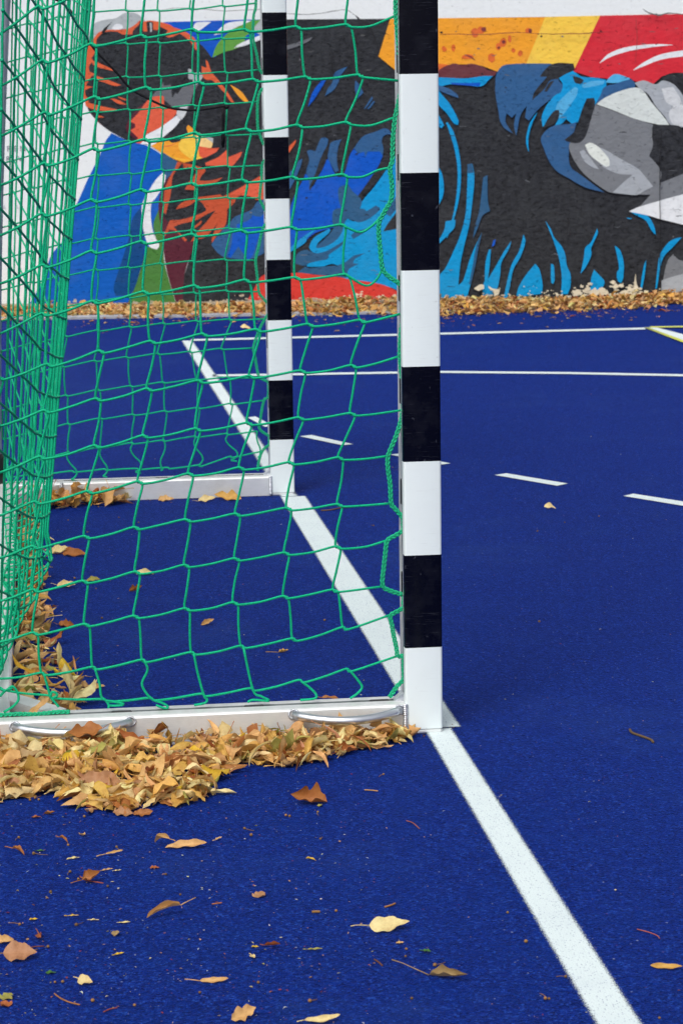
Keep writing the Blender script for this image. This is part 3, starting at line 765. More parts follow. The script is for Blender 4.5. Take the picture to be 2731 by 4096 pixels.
P('cream', 'A6', [(238, 885), (270, 905), (318, 910), (310, 945), (280, 960), (275, 925), (245, 905)], True, 40)
P('cream', 'A6', [(1230, 870), (1240, 800), (1246, 868), (1262, 905), (1225, 915)], True, 30)
for c, pts, w, col in (('A2', [(-700, 60), (-500, 75), (-300, 50), (0, 72), (240, 60), (330, 72), (420, 88), (520, 95), (620, 92), (750, 72), (830, 66), (890, 105)], [3, 4, 5, 3], 'crack'),
                       ('A2', [(890, 105), (930, 140), (960, 150), (985, 175), (1005, 220), (1030, 290), (1045, 340)], [8, 14, 8, 3], 'ink'),
                       ('A3', [(-90, 232), (0, 230), (200, 232), (430, 218), (600, 228), (760, 228), (900, 225), (960, 218), (1060, 213)], [3, 5, 4, 6, 3], 'core'),
                       ('A3', [(1290, 60), (1330, 85), (1400, 100), (1460, 88), (1560, 95)], [3, 10, 8, 4], 'crack'),
                       ('A3', [(-20, 690), (40, 680), (100, 655)], [3, 10, 2], 'ink'),
                       ('A2', [(500, 930), (560, 950), (610, 975), (640, 985)], [3, 12, 6, 2], 'ink'),
                       ('A6', [(1404, 0), (1406, 160), (1404, 300), (1408, 520), (1405, 700), (1412, 940)], [4, 6, 5, 7, 5], 'ink'),
                       ('A3', [(1412, 880), (1414, 960), (1410, 1060)], [4, 6, 4], 'ink'),
                       ('A6', [(772, 420), (785, 450), (770, 530)], [5, 14, 3], 'ink'),
                       ('A2', [(725, 420), (732, 470), (742, 500)], [3, 12, 4], 'ink'),
                       ('A3', [(1240, 120), (1250, 250), (1238, 420)], [2, 3, 2], 'core')):
    stroke(col, c, pts, w, 0.35)
for _ in range(110):                                    # trowel scars; the grey strokes are highlights painted in
    x, y, w = U(1000, 2720), U(110, 1150), U(8, 34)
    if 1592 < x < 1760: continue
    stroke(random.choice(('ink', 'ink', 'mgrey')) if y > 300 else 'crack', 'N', [(x, y), (x + w * 0.5, y + U(-5, 5)), (x + w, y + U(-4, 6))], [1, U(1.5, 4), 1], 0.3)
for _ in range(60):                                     # pits and scars in the render
    x, y = U(1000, 2700), U(120, 1100)
    blob('ink' if R() < 0.7 else 'mgrey', 'N', x, y, U(2, 7), U(1.5, 4), 0.5, 7)
obj('mural', (mv, mf), PM, wall, False, mi)

def letters(txt, px, py, hpx, mat, spacing=1.0):
    cu = bpy.data.curves.new('lettering', 'FONT'); cu.body = txt; cu.space_character = spacing
    x0, z0 = wallpt(px, py); x1, z1 = wallpt(px, py - hpx)
    cu.size = (z1 - z0) / 0.69; cu.extrude = 0.0004
    tmp = bpy.data.objects.new('lettering', cu); COL.objects.link(tmp)
    bpy.context.view_layer.update()
    me = bpy.data.meshes.new_from_object(tmp.evaluated_get(bpy.context.evaluated_depsgraph_get()))
    bpy.data.objects.remove(tmp)
    me.materials.clear(); me.materials.append(mat)
    o = bpy.data.objects.new('lettering', me); COL.objects.link(o)
    o.parent = wall; o.rotation_euler = (PI / 2, 0, 0); o.location = (x0, -0.0024, z0)
    return o
letters('REN', 27, 604, 22, PM[PMI['letter']], 1.55)
letters('8  V', 24, 645, 22, PM[PMI['letter']], 1.3)
letters('A  A', 8, 837, 18, PM[PMI['faint']], 1.5)

# ------------------------------------------------------------------ handball goal
goal = empty('handball_goal', (GX, GY, 0), YAW)
tag(goal, 'handball goal with black and white striped posts, aluminium base frame and green net', 'goal')
GD = 3.08                       # near post front face to far post front face
# goal-local axes: +y runs from the near post to the far post, -x runs back into the goal
BANDS = [0.012, 0.19] + [0.19 + 0.2 * i for i in range(1, 9)] + [2.0]
def post(y0):
    # section, seen from above, counter-clockwise: rounded corners and a net groove in the side that faces the net
    r = 0.006
    sec = []
    def corner(cx, cy, a0):
        for k in range(4):
            a = a0 + PI / 2 * k / 3
            sec.append((cx + r * math.cos(a), cy + r * math.sin(a)))
    corner(-0.08 + r, r, PI)            # front left
    corner(-r, r, PI * 1.5)             # front right
    corner(-r, 0.08 - r, 0)             # rear right
    corner(-0.08 + r, 0.08 - r, PI / 2) # rear left
    nfront = len(sec)
    sec += [(-0.08, 0.066), (-0.0775, 0.062), (-0.0775, 0.052), (-0.066, 0.052), (-0.066, 0.036), (-0.0775, 0.036), (-0.0775, 0.030), (-0.08, 0.026), (-0.08, 0.020)]
    n = len(sec)
    v, f, mi_ = [], [], []
    for z in BANDS:
        v += [(x, y + y0, z) for x, y in sec]
    for b in range(len(BANDS) - 1):
        for k in range(n):
            a, c = b * n + k, b * n + (k + 1) % n
            f.append((a, c, c + n, a + n))
            if k >= nfront - 1 and k < n - 1:
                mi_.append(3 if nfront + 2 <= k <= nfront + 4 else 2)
            else:
                mi_.append(b % 2)
    f.append(tuple(range((len(BANDS) - 1) * n, len(BANDS) * n))); mi_.append(0)
    f.append(tuple(reversed(range(n)))); mi_.append(2)
    o = obj('goalpost', (v, f), [M_PWHITE, M_PBLACK, M_ALU, M_ALUD], goal, True, mi_)
    m = o.modifiers.new('edges', 'EDGE_SPLIT'); m.split_angle = math.radians(35)
    obj('foot_plate', box(-0.079, -0.001, y0 + 0.001, y0 + 0.079, 0.0, 0.012, 0.004), M_ALU, o)
    return o

def weld(y0, x, z0, z1, parent, n=15, out=0.0035):
    vf = ([], [])
    for k in range(n):
        z = z0 + (z1 - z0) * (k + 0.5) / n
        s = sphere((x, y0, z), 0.0062 * U(0.9, 1.1), 10, 6, 0.55)
        merge(vf, ([(a, y0 + (b - y0) * 0.62, c) for a, b, c in s[0]], s[1]))
    return obj('weld_seam', vf, M_WELD, parent, True)

posts = [post(0.0), post(GD)]
BH = 0.068
def rail(y0):
    """hollow base bar with a net groove along its top"""
    x1, x0 = -0.0805, -0.998
    ya, yb = y0 + 0.0015, y0 + 0.0785
    r = 0.006
    sec = [(ya, 0.002), (yb, 0.002), (yb, BH - r), (yb - 0.002, BH - 0.002), (yb - r, BH), (y0 + 0.049, BH), (y0 + 0.049, BH - 0.011), (y0 + 0.035, BH - 0.011), (y0 + 0.035, BH),
           (ya + r, BH), (ya + 0.002, BH - 0.002), (ya, BH - r)]
    n = len(sec)
    v = [(x1, y, z) for y, z in sec] + [(x0, y, z) for y, z in sec]
    f = [tuple(reversed(range(n))), tuple(range(n, 2 * n))]
    mi_ = [0, 0]
    for k in range(n):
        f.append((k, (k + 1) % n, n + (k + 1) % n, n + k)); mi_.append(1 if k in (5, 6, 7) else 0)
    return obj('base_bar', (v, f), [M_ALU, M_ALUD], goal, False, mi_)
for y0, pst in ((0.0, posts[0]), (GD, posts[1])):
    b = rail(y0)
    weld(y0 - 0.0012, -0.0805, 0.006, BH, pst)
    # little gusset where the bar's top meets the post
    gv = [(-0.0795, y0 + 0.028, BH + 0.0002), (-0.0795, y0 + 0.058, BH + 0.0002), (-0.0795, y0 + 0.058, BH + 0.017), (-0.0795, y0 + 0.028, BH + 0.017), (-0.100, y0 + 0.028, BH + 0.0002), (-0.100, y0 + 0.058, BH + 0.0002)]
    obj('weld_fillet', (gv, [(0, 1, 2, 3), (0, 4, 5, 1), (3, 2, 5, 4), (0, 3, 4), (1, 5, 2)]), M_WELD, pst)
    # black net clips pushed into the groove
    for x in ((-0.131, -0.40, -0.681, -0.93) if y0 == 0 else (-0.154, -0.443, -0.746)):
        obj('net_clip', box(x - 0.022, x + 0.022, y0 + 0.036, y0 + 0.048, BH - 0.012, BH + 0.0015, 0.002), M_BLACKP, b)
    for z in (0.32, 0.52, 0.735, 0.95, 1.20, 1.42):
        obj('net_clip', box(-0.0805, -0.067, y0 + 0.037, y0 + 0.051, z - 0.028, z + 0.028, 0.002), M_BLACKP, pst)
    # carrying handles on the outside of the bar
    sgn, yf = (-1, y0 + 0.0015) if y0 == 0 else (1, y0 + 0.0785)
    for xa, xb in ((-0.094, -0.319), (-0.665, -0.905)):
        pts = []
        for k in range(17):
            t = k / 16
            bow = math.sin(PI * t) ** 0.8
            pts.append((xa + (xb - xa) * t, yf + sgn * (0.004 + 0.046 * bow), 0.056 - 0.006 * bow))
        hd = obj('carrying_handle', tube(pts, 0.0095, 14), M_TUBE, b, True)
        for xe in (xa, xb):
            wv = ([], [])
            for k in range(22):
                a = 2 * PI * k / 22
                merge(wv, sphere((xe + 0.0108 * math.cos(a), yf + sgn * 0.0008, 0.056 + 0.0098 * math.sin(a)), 0.0026, 6, 4))
            obj('weld_seam', wv, M_WELD, hd, True)
rb = obj('rear_bar', box(-0.997, -0.917, 0.0800, GD - 0.0005, 0.002, BH - 0.0008, 0.004), M_ALU, goal)
def brace(p, q, w=0.045, z1=BH - 0.003):
    p, q = Vector(p), Vector(q)
    t = (q - p).normalized(); nn = Vector((-t.y, t.x)) * (w / 2)
    c = [p + nn, p - nn, q - nn, q + nn]
    v = [(a.x, a.y, 0.004) for a in c] + [(a.x, a.y, z1) for a in c]
    return obj('corner_brace', (v, [(0, 1, 2, 3), (7, 6, 5, 4), (0, 4, 5, 1), (1, 5, 6, 2), (2, 6, 7, 3), (3, 7, 4, 0)]), M_ALU, goal)
brace((-0.815, 0.086), (-0.935, 0.255))
fb = brace((-0.80, GD - 0.006), (-0.935, GD - 0.17))
vf = ([], [])
for k in range(13):
    merge(vf, sphere((-0.775, GD - 0.0005, 0.008 + 0.058 * k / 12), 0.006, 8, 6, 0.6))
obj('weld_seam', vf, M_WELD, fb, True)
# rear struts, top arms and crossbar
for y in (0.04, GD + 0.04):
    st = [(-0.990 + 0.036 * (z ** 1.7), y, z) for z in [BH - 0.004 + (1.9 - BH) * k / 14 for k in range(15)]]
    st += [(-0.86, y, 1.945), (-0.81, y, 1.965), (-0.5, y, 1.968), (-0.079, y, 1.968)]
    s = obj('rear_strut', tube(st, 0.021, 16), M_GALV, goal, True)
    obj('strut_sleeve', tube([(-0.990, y, BH), (-0.990, y, BH + 0.012), (-0.989, y, BH + 0.08), (-0.988, y, BH + 0.10)], [0.027, 0.030, 0.029, 0.024], 16), M_BLACKP, s, True)
cv, cf, cm = [], [], []
n0 = 16
for k in range(n0):
    ya, yb = 0.08 + (GD - 0.08) * k / n0, 0.08 + (GD - 0.08) * (k + 1) / n0
    bx = box(-0.08, 0.0, ya, yb, 1.92, 2.0)
    m = len(cv); cv += bx[0]; cf += [tuple(i + m for i in q) for q in bx[1]]; cm += [k % 2] * 6
cb = obj('crossbar', (cv, cf), [M_PBLACK, M_PWHITE], goal, False, cm)

# ------------------------------------------------------------------ nets
CORD = 0.0027
def knot_net(rows, y, d, e, rad, jit, extra_ends, nsub=4, sag=0.002, open_hem=1):
    """square-mesh net: rows of knots (x, z) in the plane y; each knot is a short slanting double strand"""
    out = ([], [])
    def off(): return U(-jit, jit)
    A, B = [], []
    for row in rows:
        A.append([Vector((x - d, y + 0.0013 + off() * 0, z + e)) for x, z in row])
        B.append([Vector((x + d, y - 0.0013, z - e)) for x, z in row])
    nr, nc = len(rows), len(rows[0])
    for r in range(nr):
        pts = []
        for c in range(nc):
            pts += [A[r][c] + Vector((0, -0.0010, 0)), B[r][c] + Vector((0, -0.0010, 0))]
            if c < nc - 1:
                m = (B[r][c] + A[r][c + 1]) / 2 + Vector((0, off(), -sag + U(-0.0015, 0.001)))
                pts.append(m)
        merge(out, tube(catmull(pts + [Vector(q) for q in extra_ends.get(r, [])], nsub), rad, 6))
    for c in range(nc):
        pts = []
        for r in range(nr):
            if r == nr - 1 and open_hem: break
            pts += [A[r][c] + Vector((0.0, 0.0012, 0)), B[r][c] + Vector((0.0, 0.0012, 0))]
            if r < nr - 1 - open_hem:
                pts.append((B[r][c] + A[r + 1][c]) / 2 + Vector((U(-0.003, 0.003), off(), 0)))
        merge(out, tube(catmull(pts, nsub), rad, 6))
    return out

NY = 0.044
def join_hooks(paths, xg):
    """between two hooks the edge cord runs inside the groove of the post"""
    out = []
    for i, p in enumerate(paths):
        if i:
            a, b = out[-1], p[0]
            out += [(max(a[0], xg), a[1] + (b[1] - a[1]) * 0.3), (max(b[0], xg), a[1] + (b[1] - a[1]) * 0.7)]
        out += p
    return out
def pl(px, py, y=NY, dy=0.0):
    q = side(px, py, y); return Vector((q.x, y + dy, q.z))
NR = [
 [(162, 28), (365, -40), (572, -75), (775, -95), (985, -98), (1190, -112), (1390, -118)],
 [(179, 244), (373, 178), (575, 144), (779, 120), (988, 120), (1193, 109), (1393, 101)],
 [(189, 452), (388, 390), (594, 352), (805, 331), (1022, 320), (1231, 310), (1441, 302)],
 [(185, 656), (384, 597), (588, 560), (789, 534), (994, 519), (1198, 503), (1392, 492)],
 [(176, 858), (375, 802), (574, 761), (777, 737), (979, 723), (1180, 711), (1378, 701)],
 [(179, 1063), (375, 1007), (574, 969), (777, 940), (977, 925), (1176, 912), (1372, 902)],
 [(176, 1257), (378, 1208), (583, 1170), (786, 1146), (988, 1123), (1190, 1113), (1386, 1101)],
 [(197, 1460), (405, 1407), (610, 1368), (818, 1339), (1032, 1321), (1240, 1300), (1449, 1284)],
 [(185, 1645), (392, 1598), (596, 1558), (800, 1526), (1006, 1507), (1211, 1486), (1413, 1465)],
 [(167, 1830), (386, 1786), (581, 1746), (791, 1718), (997, 1695), (1203, 1674), (1410, 1657)],
 [(147, 2010), (358, 1969), (560, 1930), (762, 1898), (965, 1874), (1165, 1853), (1361, 1834)],
 [(138, 2189), (346, 2149), (546, 2113), (751, 2082), (950, 2059), (1155, 2036), (1358, 2021)],
 [(141, 2363), (340, 2328), (549, 2291), (746, 2264), (947, 2238), (1146, 2215), (1352, 2190)],
 [(141, 2535), (347, 2501), (544, 2468), (748, 2438), (941, 2414), (1142, 2389), (1341, 2363)],
 [(176, 2696), (380, 2673), (578, 2644), (775, 2614), (973, 2588), (1179, 2559), (1381, 2513)],
 [(202, 2787), (422, 2802), (610, 2797), (815, 2780), (1011, 2758), (1205, 2725), (1397, 2680)]]
NSL = [.58, .49, .43, .40, .41, .34, .38, .27, .27, .30, .30, .25, .23, .18, .07, -.16]
NE = {0: [(1560, -140)], 1: [(1480, 103), (1575, 63)], 2: [(1595, 321)], 3: [(1480, 501), (1575, 469)], 4: [(1450, 706), (1510, 680), (1557, 670)], 5: [(1440, 928), (1481, 907), (1516, 875)],
      6: [(1463, 1142), (1504, 1119), (1529, 1075)], 7: [(1601, 1255)], 8: [(1500, 1455), (1595, 1425)], 9: [(1500, 1656), (1607, 1640)], 10: [(1460, 1836), (1548, 1824)], 11: [(1460, 2022), (1557, 2014)],
      12: [(1460, 2188), (1545, 2162)], 13: [(1531, 2346)], 14: [(1560, 2460)], 15: [(1590, 2624)]}
rows = []
for sl_, row in zip(NSL, NR):
    x, y = row[0]
    rows.append([(x - 390, y + 390 * sl_), (x - 195, y + 195 * sl_)] + row)
top = rows[0]
rows = [[(x + 2, y - 205 * k) for x, y in top] for k in (3, 2, 1)] + rows
NEx = {k + 3: v for k, v in NE.items()}
for k in range(3): NEx[k] = [(1575, -140 - 205 * (3 - k))]
loc = [[(lambda q: (q.x, q.z))(side(x, y, NY)) for x, y in row] for row in rows]
ends = {k: [pl(*p) for p in v] for k, v in NEx.items()}
side_net = knot_net(loc, NY, 0.0056, 0.0028, CORD, 0.004, ends, 4)
# tails looped down into the groove of the base bar
for tail in ([(176, 2696), (190, 2745), (202, 2787), (218, 2806), (235, 2827)], [(202, 2787), (208, 2768), (224, 2772), (228, 2782), (214, 2790)],
             [(380, 2673), (398, 2735), (405, 2785), (422, 2800), (434, 2818), (434, 2832)], [(422, 2802), (455, 2806), (495, 2816), (470, 2822), (436, 2822)],
             [(578, 2644), (590, 2680), (568, 2730), (580, 2765), (610, 2797), (650, 2812), (671, 2826), (660, 2833), (624, 2820)],
             [(775, 2614), (790, 2690), (815, 2780), (828, 2797), (818, 2812), (776, 2820)], [(973, 2588), (1011, 2758), (1045, 2785), (1076, 2803), (1012, 2799), (990, 2808)],
             [(1205, 2725), (1240, 2752), (1264, 2778), (1256, 2794), (1200, 2800)], [(1397, 2680), (1432, 2722), (1447, 2748), (1430, 2772), (1400, 2793)],
             [(-20, 2745), (20, 2762), (48, 2745), (68, 2765), (74, 2798), (52, 2825), (15, 2848)], [(0, 2785), (22, 2762), (50, 2752)]):
    merge(side_net, tube(catmull([pl(*q, NY, -0.003) for q in tail], 5), CORD, 6))
sn = obj('side_net', side_net, M_GREEN, goal, True)
eb = ([], [])
paths = ([(1570, -600), (1580, -400), (1576, -200), (1580, -20), (1582, 64), (1592, 170), (1597, 240)], [(1597, 385), (1588, 430), (1578, 475), (1570, 560), (1568, 640), (1558, 672), (1566, 737), (1563, 796), (1545, 830), (1525, 866), (1516, 882), (1513, 925), (1520, 1000), (1529, 1075), (1557, 1107), (1600, 1140)],
            [(1602, 1330), (1598, 1425), (1608, 1518)], [(1608, 1650), (1598, 1695), (1580, 1750), (1551, 1822), (1551, 1880), (1559, 1936), (1563, 2012), (1580, 2035), (1609, 2070)],
            [(1609, 2122), (1575, 2143), (1547, 2162), (1540, 2210), (1534, 2265), (1529, 2340), (1560, 2362), (1613, 2380)], [(1613, 2428), (1585, 2446), (1560, 2462), (1566, 2500), (1574, 2545), (1584, 2590), (1590, 2624), (1613, 2622)], [(1613, 2716), (1590, 2740), (1572, 2765), (1556, 2788)])
merge(eb, braid([pl(*q, NY, -0.004) for q in join_hooks(paths, 1611)], 0.0038))
ebb = ([], [])
merge(ebb, braid([(x, NY - 0.004, BH + 0.004 + 0.0015 * math.sin(x * 60)) for x in (-0.99, -0.95, -0.90, -0.86, -0.82, -0.79)], 0.0036))
obj('edge_cord', eb, M_BRAID, sn, True)
obj('edge_cord', ebb, M_BRAID, sn, True)

FY = GD + 0.044
FR = [
 [(375, 43), (507, 40), (634, 40), (763, 34), (895, 22)], [(376, 176), (507, 173), (637, 169), (769, 161), (892, 152)], [(384, 315), (510, 306), (640, 303), (774, 292), (906, 288)],
 [(383, 446), (516, 437), (648, 430), (777, 420), (903, 412)], [(387, 572), (519, 564), (650, 554), (780, 548), (906, 538)], [(390, 699), (522, 693), (651, 679), (783, 672), (916, 664)],
 [(391, 827), (519, 817), (651, 808), (783, 796), (915, 790)], [(387, 954), (522, 943), (651, 931), (780, 922), (920, 913)], [(387, 1078), (516, 1069), (645, 1054), (774, 1045), (903, 1038)],
 [(390, 1201), (519, 1189), (645, 1174), (780, 1171), (909, 1163)], [(393, 1322), (522, 1307), (656, 1294), (789, 1284), (923, 1278)], [(381, 1444), (509, 1429), (634, 1415), (763, 1407), (889, 1395)],
 [(396, 1560), (525, 1545), (654, 1530), (789, 1517), (915, 1510)], [(405, 1674), (534, 1659), (663, 1645), (795, 1632), (926, 1615)], [(405, 1789), (531, 1773), (657, 1762), (783, 1747), (912, 1736)],
 [(422, 1878), (552, 1876), (675, 1872), (801, 1862), (926, 1827)]]
FE = [(1018, 11), (1014, 148), (1037, 277), (1030, 405), (1038, 535), (1047, 660), (1038, 790), (1050, 908), (1020, 1040), (1035, 1166), (1058, 1275), (1008, 1392), (1035, 1510), (1055, 1601), (1029, 1724), (1041, 1806)]
rows = []
for r, row in enumerate(FR):
    x, y = row[0]; s_ = .30 if r < 15 else -.06
    k = .17 if r < 15 else .06
    rows.append([(x - 390, y + 390 * k * 1.2), (x - 258, y + 258 * k * 1.15), (x - 129, y + 129 * k)] + row)
top = rows[0]
rows = [[(x, y - 133 * k) for x, y in top] for k in (3, 2, 1)] + rows
loc = [[(lambda q: (q.x, q.z))(side(x, y, FY)) for x, y in row] for row in rows]
ends = {k + 3: [pl(*p, FY)] for k, p in enumerate(FE)}
for k in range(3): ends[k] = [pl(1035, 11 - 133 * (3 - k), FY)]
far_net = knot_net(loc, FY, 0.0035, 0.0020, CORD, 0.004, ends, 4, 0.0)
for i, (x, y) in enumerate([(276, 1803)] + FR[14] + [(1029, 1724)]):
    m = (1, .8, 1.1, -.5, .9, 1.2, .4)[i]
    lp = [(0, 0), (-8, 24), (4, 48), (26, 72), (31, 90), (20, 106), (10, 112), (30, 117)]
    merge(far_net, tube(catmull([pl(x + dx * m, y + dy * (1.02 if i < 5 else 0.93), FY, -0.002) for dx, dy in lp], 5), CORD, 6))
sn = obj('side_net', far_net, M_GREEN, goal, True)
eb = ([], [])
paths = ([(1030, -400), (1022, -200), (1023, 11), (1014, 60), (1012, 148), (1026, 215), (1041, 282)], [(1043, 360), (1030, 405), (1030, 500), (1038, 535), (1052, 572)], [(1049, 652), (1045, 720), (1038, 790), (1050, 820), (1059, 838)],
            [(1059, 898), (1047, 925), (1033, 990), (1022, 1040), (1028, 1100), (1035, 1166), (1048, 1188), (1066, 1208)], [(1062, 1270), (1040, 1310), (1014, 1385), (1020, 1430), (1033, 1500), (1046, 1514), (1071, 1527)],
            [(1070, 1590), (1055, 1601), (1042, 1670), (1038, 1715), (1076, 1744)], [(1076, 1778), (1052, 1798), (1037, 1835), (1029, 1882)])
merge(eb, braid([pl(*q, FY, -0.004) for q in join_hooks(paths, 1073)], 0.0036))
obj('edge_cord', eb, M_BRAID, sn, True)

# rear net: hangs slack between the rear struts, belly blown into the goal, droops in the middle and lies in folds on the rear bar
def rear_point(s, t):
    """s along the goal line, t = metres of net below the top hem"""
    q = min(1, max(0, s / 3.12))
    belly = math.sin(PI * q) ** 0.9
    z = 1.93 - t - 0.27 * belly
    fold = 0.010 * math.sin(7 * s + 0.6 * t) + 0.004 * math.sin(19 * s - 1.0 * t)
    lim = 0.105
    b = 0.965 - 0.052 * max(z, 0)
    b -= (0.115 + 0.064 * max(z, 0)) * belly
    if z < lim + 0.12:                                  # slack piles up above the bar
        ex = lim + 0.12 - z
        zz = lim + 0.12 * math.exp(-ex / 0.12) - 0.02
        b += 0.085 * (1 - math.exp(-ex / 0.2)) * belly + 0.02 * math.sin(ex * 26 + s * 4) * belly
        z = zz
    return Vector((-b + fold * belly * 0.7, s, z))
rn = ([], [])
for j in range(0, 21):
    pts = [rear_point(0.03 + 0.1 * i, 0.098 * j) for i in range(32)]
    merge(rn, tube(catmull(pts, 3), CORD, 6))
for i in range(32):
    s0 = 0.03 + 0.1 * i
    pts = [rear_point(s0 + 0.002 * (-1) ** k, 0.049 * k) for k in range(0, 41)]
    merge(rn, tube(catmull(pts, 2), CORD, 6))
for i in range(31):                                     # knots
    for j in range(21):
        merge(rn, sphere(rear_point(0.03 + 0.1 * i, 0.098 * j), 0.0044, 6, 4))
obj('rear_net', rn, M_GREEN, goal, True)

# black cord slung from the goal's top corner across the far side net
ck = [(-10, -150), (120, -60), (262, 20), (300, 76), (346, 150), (384, 202), (463, 285), (522, 352), (587, 390), (651, 420), (704, 434), (774, 439), (845, 431), (892, 423), (907, 426)]
kp_ = [side(x, y, FY - 0.03) for x, y in ck]
vf = tube(catmull([(q.x, FY - 0.03, q.z) for q in kp_], 6), 0.0038, 8)
merge(vf, sphere((kp_[-1].x, FY - 0.03, kp_[-1].z), 0.008, 8, 6))
for k in range(15):
    dx = U(-9, 9)
    strand = [side(892 + dx * t * 0.6 + U(-1.5, 1.5), 428 + (U(135, 165)) * t, FY - 0.03) for t in (0, .2, .4, .6, .8, 1)]
    rr = [0.0045, 0.0048, 0.0044, 0.0040, 0.0034, 0.0018]
    merge(vf, tube([(q.x, FY - 0.03 + U(-0.006, 0.006), q.z) for q in strand], rr, 5))
w = [to_world(Vector(v)) for v in vf[0]]
c0 = to_world(Vector((kp_[-1].x, FY - 0.03, kp_[-1].z)))
cd = obj('cord', ([v - c0 for v in w], vf[1]), M_ROPE, None, True)
cd.location = c0
tag(cd, 'black cord with a frayed tassel end slung across the far side net', 'cord')

# ------------------------------------------------------------------ leaves
LCOL = {k: lin(v) for k, v in dict(tan=(222, 180, 118), ochre=(216, 172, 90), cream=(238, 218, 156), brown=(176, 116, 62), pink=(192, 144, 104), rust=(174, 102, 56),
                                   yellow=(222, 184, 50), olive=(168, 164, 84), green=(74, 124, 58), grey=(178, 152, 108)).items()}
def leaf_mesh(L, Wd, kind='ovate', fold=0.3, curl=0.6, twist=0.2, wave=0.12, petiole=0.3, nu=10, nv=4):
    """one dry leaf lying along +x, base at the origin; returns verts, faces, uvs"""
    pet = []
    v, f, uv = [], [], []
    ph = U(0, 6.28); ph2 = U(0, 6.28); k2 = U(1.5, 3.0)
    roll = U(-0.4, 0.4)
    ser = 0.0 if kind in ('bract', 'sliver') else 0.018
    for i in range(nu + 1):
        u = i / nu
        if kind == 'ovate': w = (math.sin(PI * min(1, u ** 0.72)) ** 0.85) * (1 - 0.15 * u)
        elif kind == 'heart': w = min(1.0, (u / 0.10) ** 0.55) * (1 - u ** 2.1) ** 0.8 if u > 0 else 0.0
        elif kind == 'bract': w = (math.sin(PI * u ** 0.9) ** 0.55)
        elif kind == 'lobed': w = (math.sin(PI * u ** 0.75) ** 0.6) * (0.62 + 0.38 * abs(math.cos(u * PI * 2.6 + 0.35)))
        else: w = math.sin(PI * u) ** 0.9
        w *= 0.5 * Wd
        if 0 < i < nu: w *= 1 + ser * (-1) ** i + U(-0.03, 0.03)
        a = curl * (u - 0.15)
        # spine curls up out of the plane
        xs = L * (math.sin(a) / curl if abs(curl) > 0.05 else u)
        zs = L * ((1 - math.cos(a)) / curl if abs(curl) > 0.05 else 0)
        tw = twist * (u - 0.5) * 2 + roll * 0.2
        for j in range(-nv, nv + 1):
            c = j / nv
            fa = fold + 0.55 * fold * abs(c)            # halves fold up along the midrib and roll in at the rim
            y = c * w * math.cos(fa)
            z = abs(c) * w * math.sin(fa) + wave * w * math.sin(ph + k2 * 2 * PI * u + (2.1 if c > 0 else 0)) * abs(c) ** 1.5
            y, z = y * math.cos(tw) - z * math.sin(tw), y * math.sin(tw) + z * math.cos(tw)
            bend = 0.04 * L * math.sin(ph2 + u * 3)
            v.append(Vector((xs - z * math.sin(a), y + bend, zs + z * math.cos(a))))
            uv.append((u, c))
    m = 2 * nv + 1
    for i in range(nu):
        for j in range(m - 1):
            a = i * m + j
            f.append((a, a + m, a + m + 1, a + 1))
    if petiole > 0:
        base = v[nv].copy()
        d = Vector((-1, U(-0.35, 0.35), U(-0.05, 0.15)))
        pts = [base + d * (petiole * L * t) + Vector((0, U(-0.02, 0.02) * L * t, 0.02 * L * math.sin(3 * t))) for t in (0, .35, .7, 1)]
        tv, tf = tube(pts, [0.0011, 0.0009, 0.0008, 0.0011], 4)
        n = len(v)
        v += tv; uv += [(0.0, 0.0)] * len(tv); f += [tuple(q + n for q in fc) for fc in tf]
    return v, f, uv

def jit_col(c, a=0.16):
    k = U(1 - a, 1 + a)
    return tuple(min(0.9, max(0.003, x * k * U(1 - a * .4, 1 + a * .4))) for x in c) + (1.0,)

class LeafBag:
    """many leaves joined into one object"""
    def __init__(s): s.v, s.f, s.uv, s.c = [], [], [], []
    def add(s, mesh, M, col):
        n = len(s.v)
        s.v += [M @ p for p in mesh[0]]
        s.f += [tuple(i + n for i in q) for q in mesh[1]]
        s.uv += mesh[2]; s.c += [col] * len(mesh[0])
    def build(s, name):
        return leaf_obj(name, s.v, s.f, s.uv, s.c)

def leaf_obj(name, v, f, uv, c, mat=None):
    me = bpy.data.meshes.new(name)
    me.from_pydata([tuple(p) for p in v], [], f)
    me.materials.append(mat or M_LEAF)
    me.polygons.foreach_set('use_smooth', [True] * len(me.polygons))
    at = me.attributes.new('col', 'FLOAT_COLOR', 'POINT')
    at.data.foreach_set('color', [x for q in c for x in q])
    if uv:
        ul = me.uv_layers.new(name='UVMap')
        li = [0] * len(me.loops); me.loops.foreach_get('vertex_index', li)
        ul.data.foreach_set('uv', [x for i in li for x in uv[i]])
    me.update()
    o = bpy.data.objects.new(name, me); COL.objects.link(o)
    return o

NLEAF = [0]
def single(mesh, M, col, label, group=None, settle=None):
    """one leaf as an object of its own, its origin where it lies"""
    v = [M @ p for p in mesh[0]]
    if settle is not None:
        dz = settle - min(p.z for p in v)
        v = [p + Vector((0, 0, dz)) for p in v]
    c = Vector((sum(p.x for p in v) / len(v), sum(p.y for p in v) / len(v), min(p.z for p in v)))
    o = leaf_obj('leaf', [p - c for p in v], mesh[1], mesh[2], [col] * len(v))
    o.location = c
    NLEAF[0] += 1
    return tag(o, label, 'leaf', group)

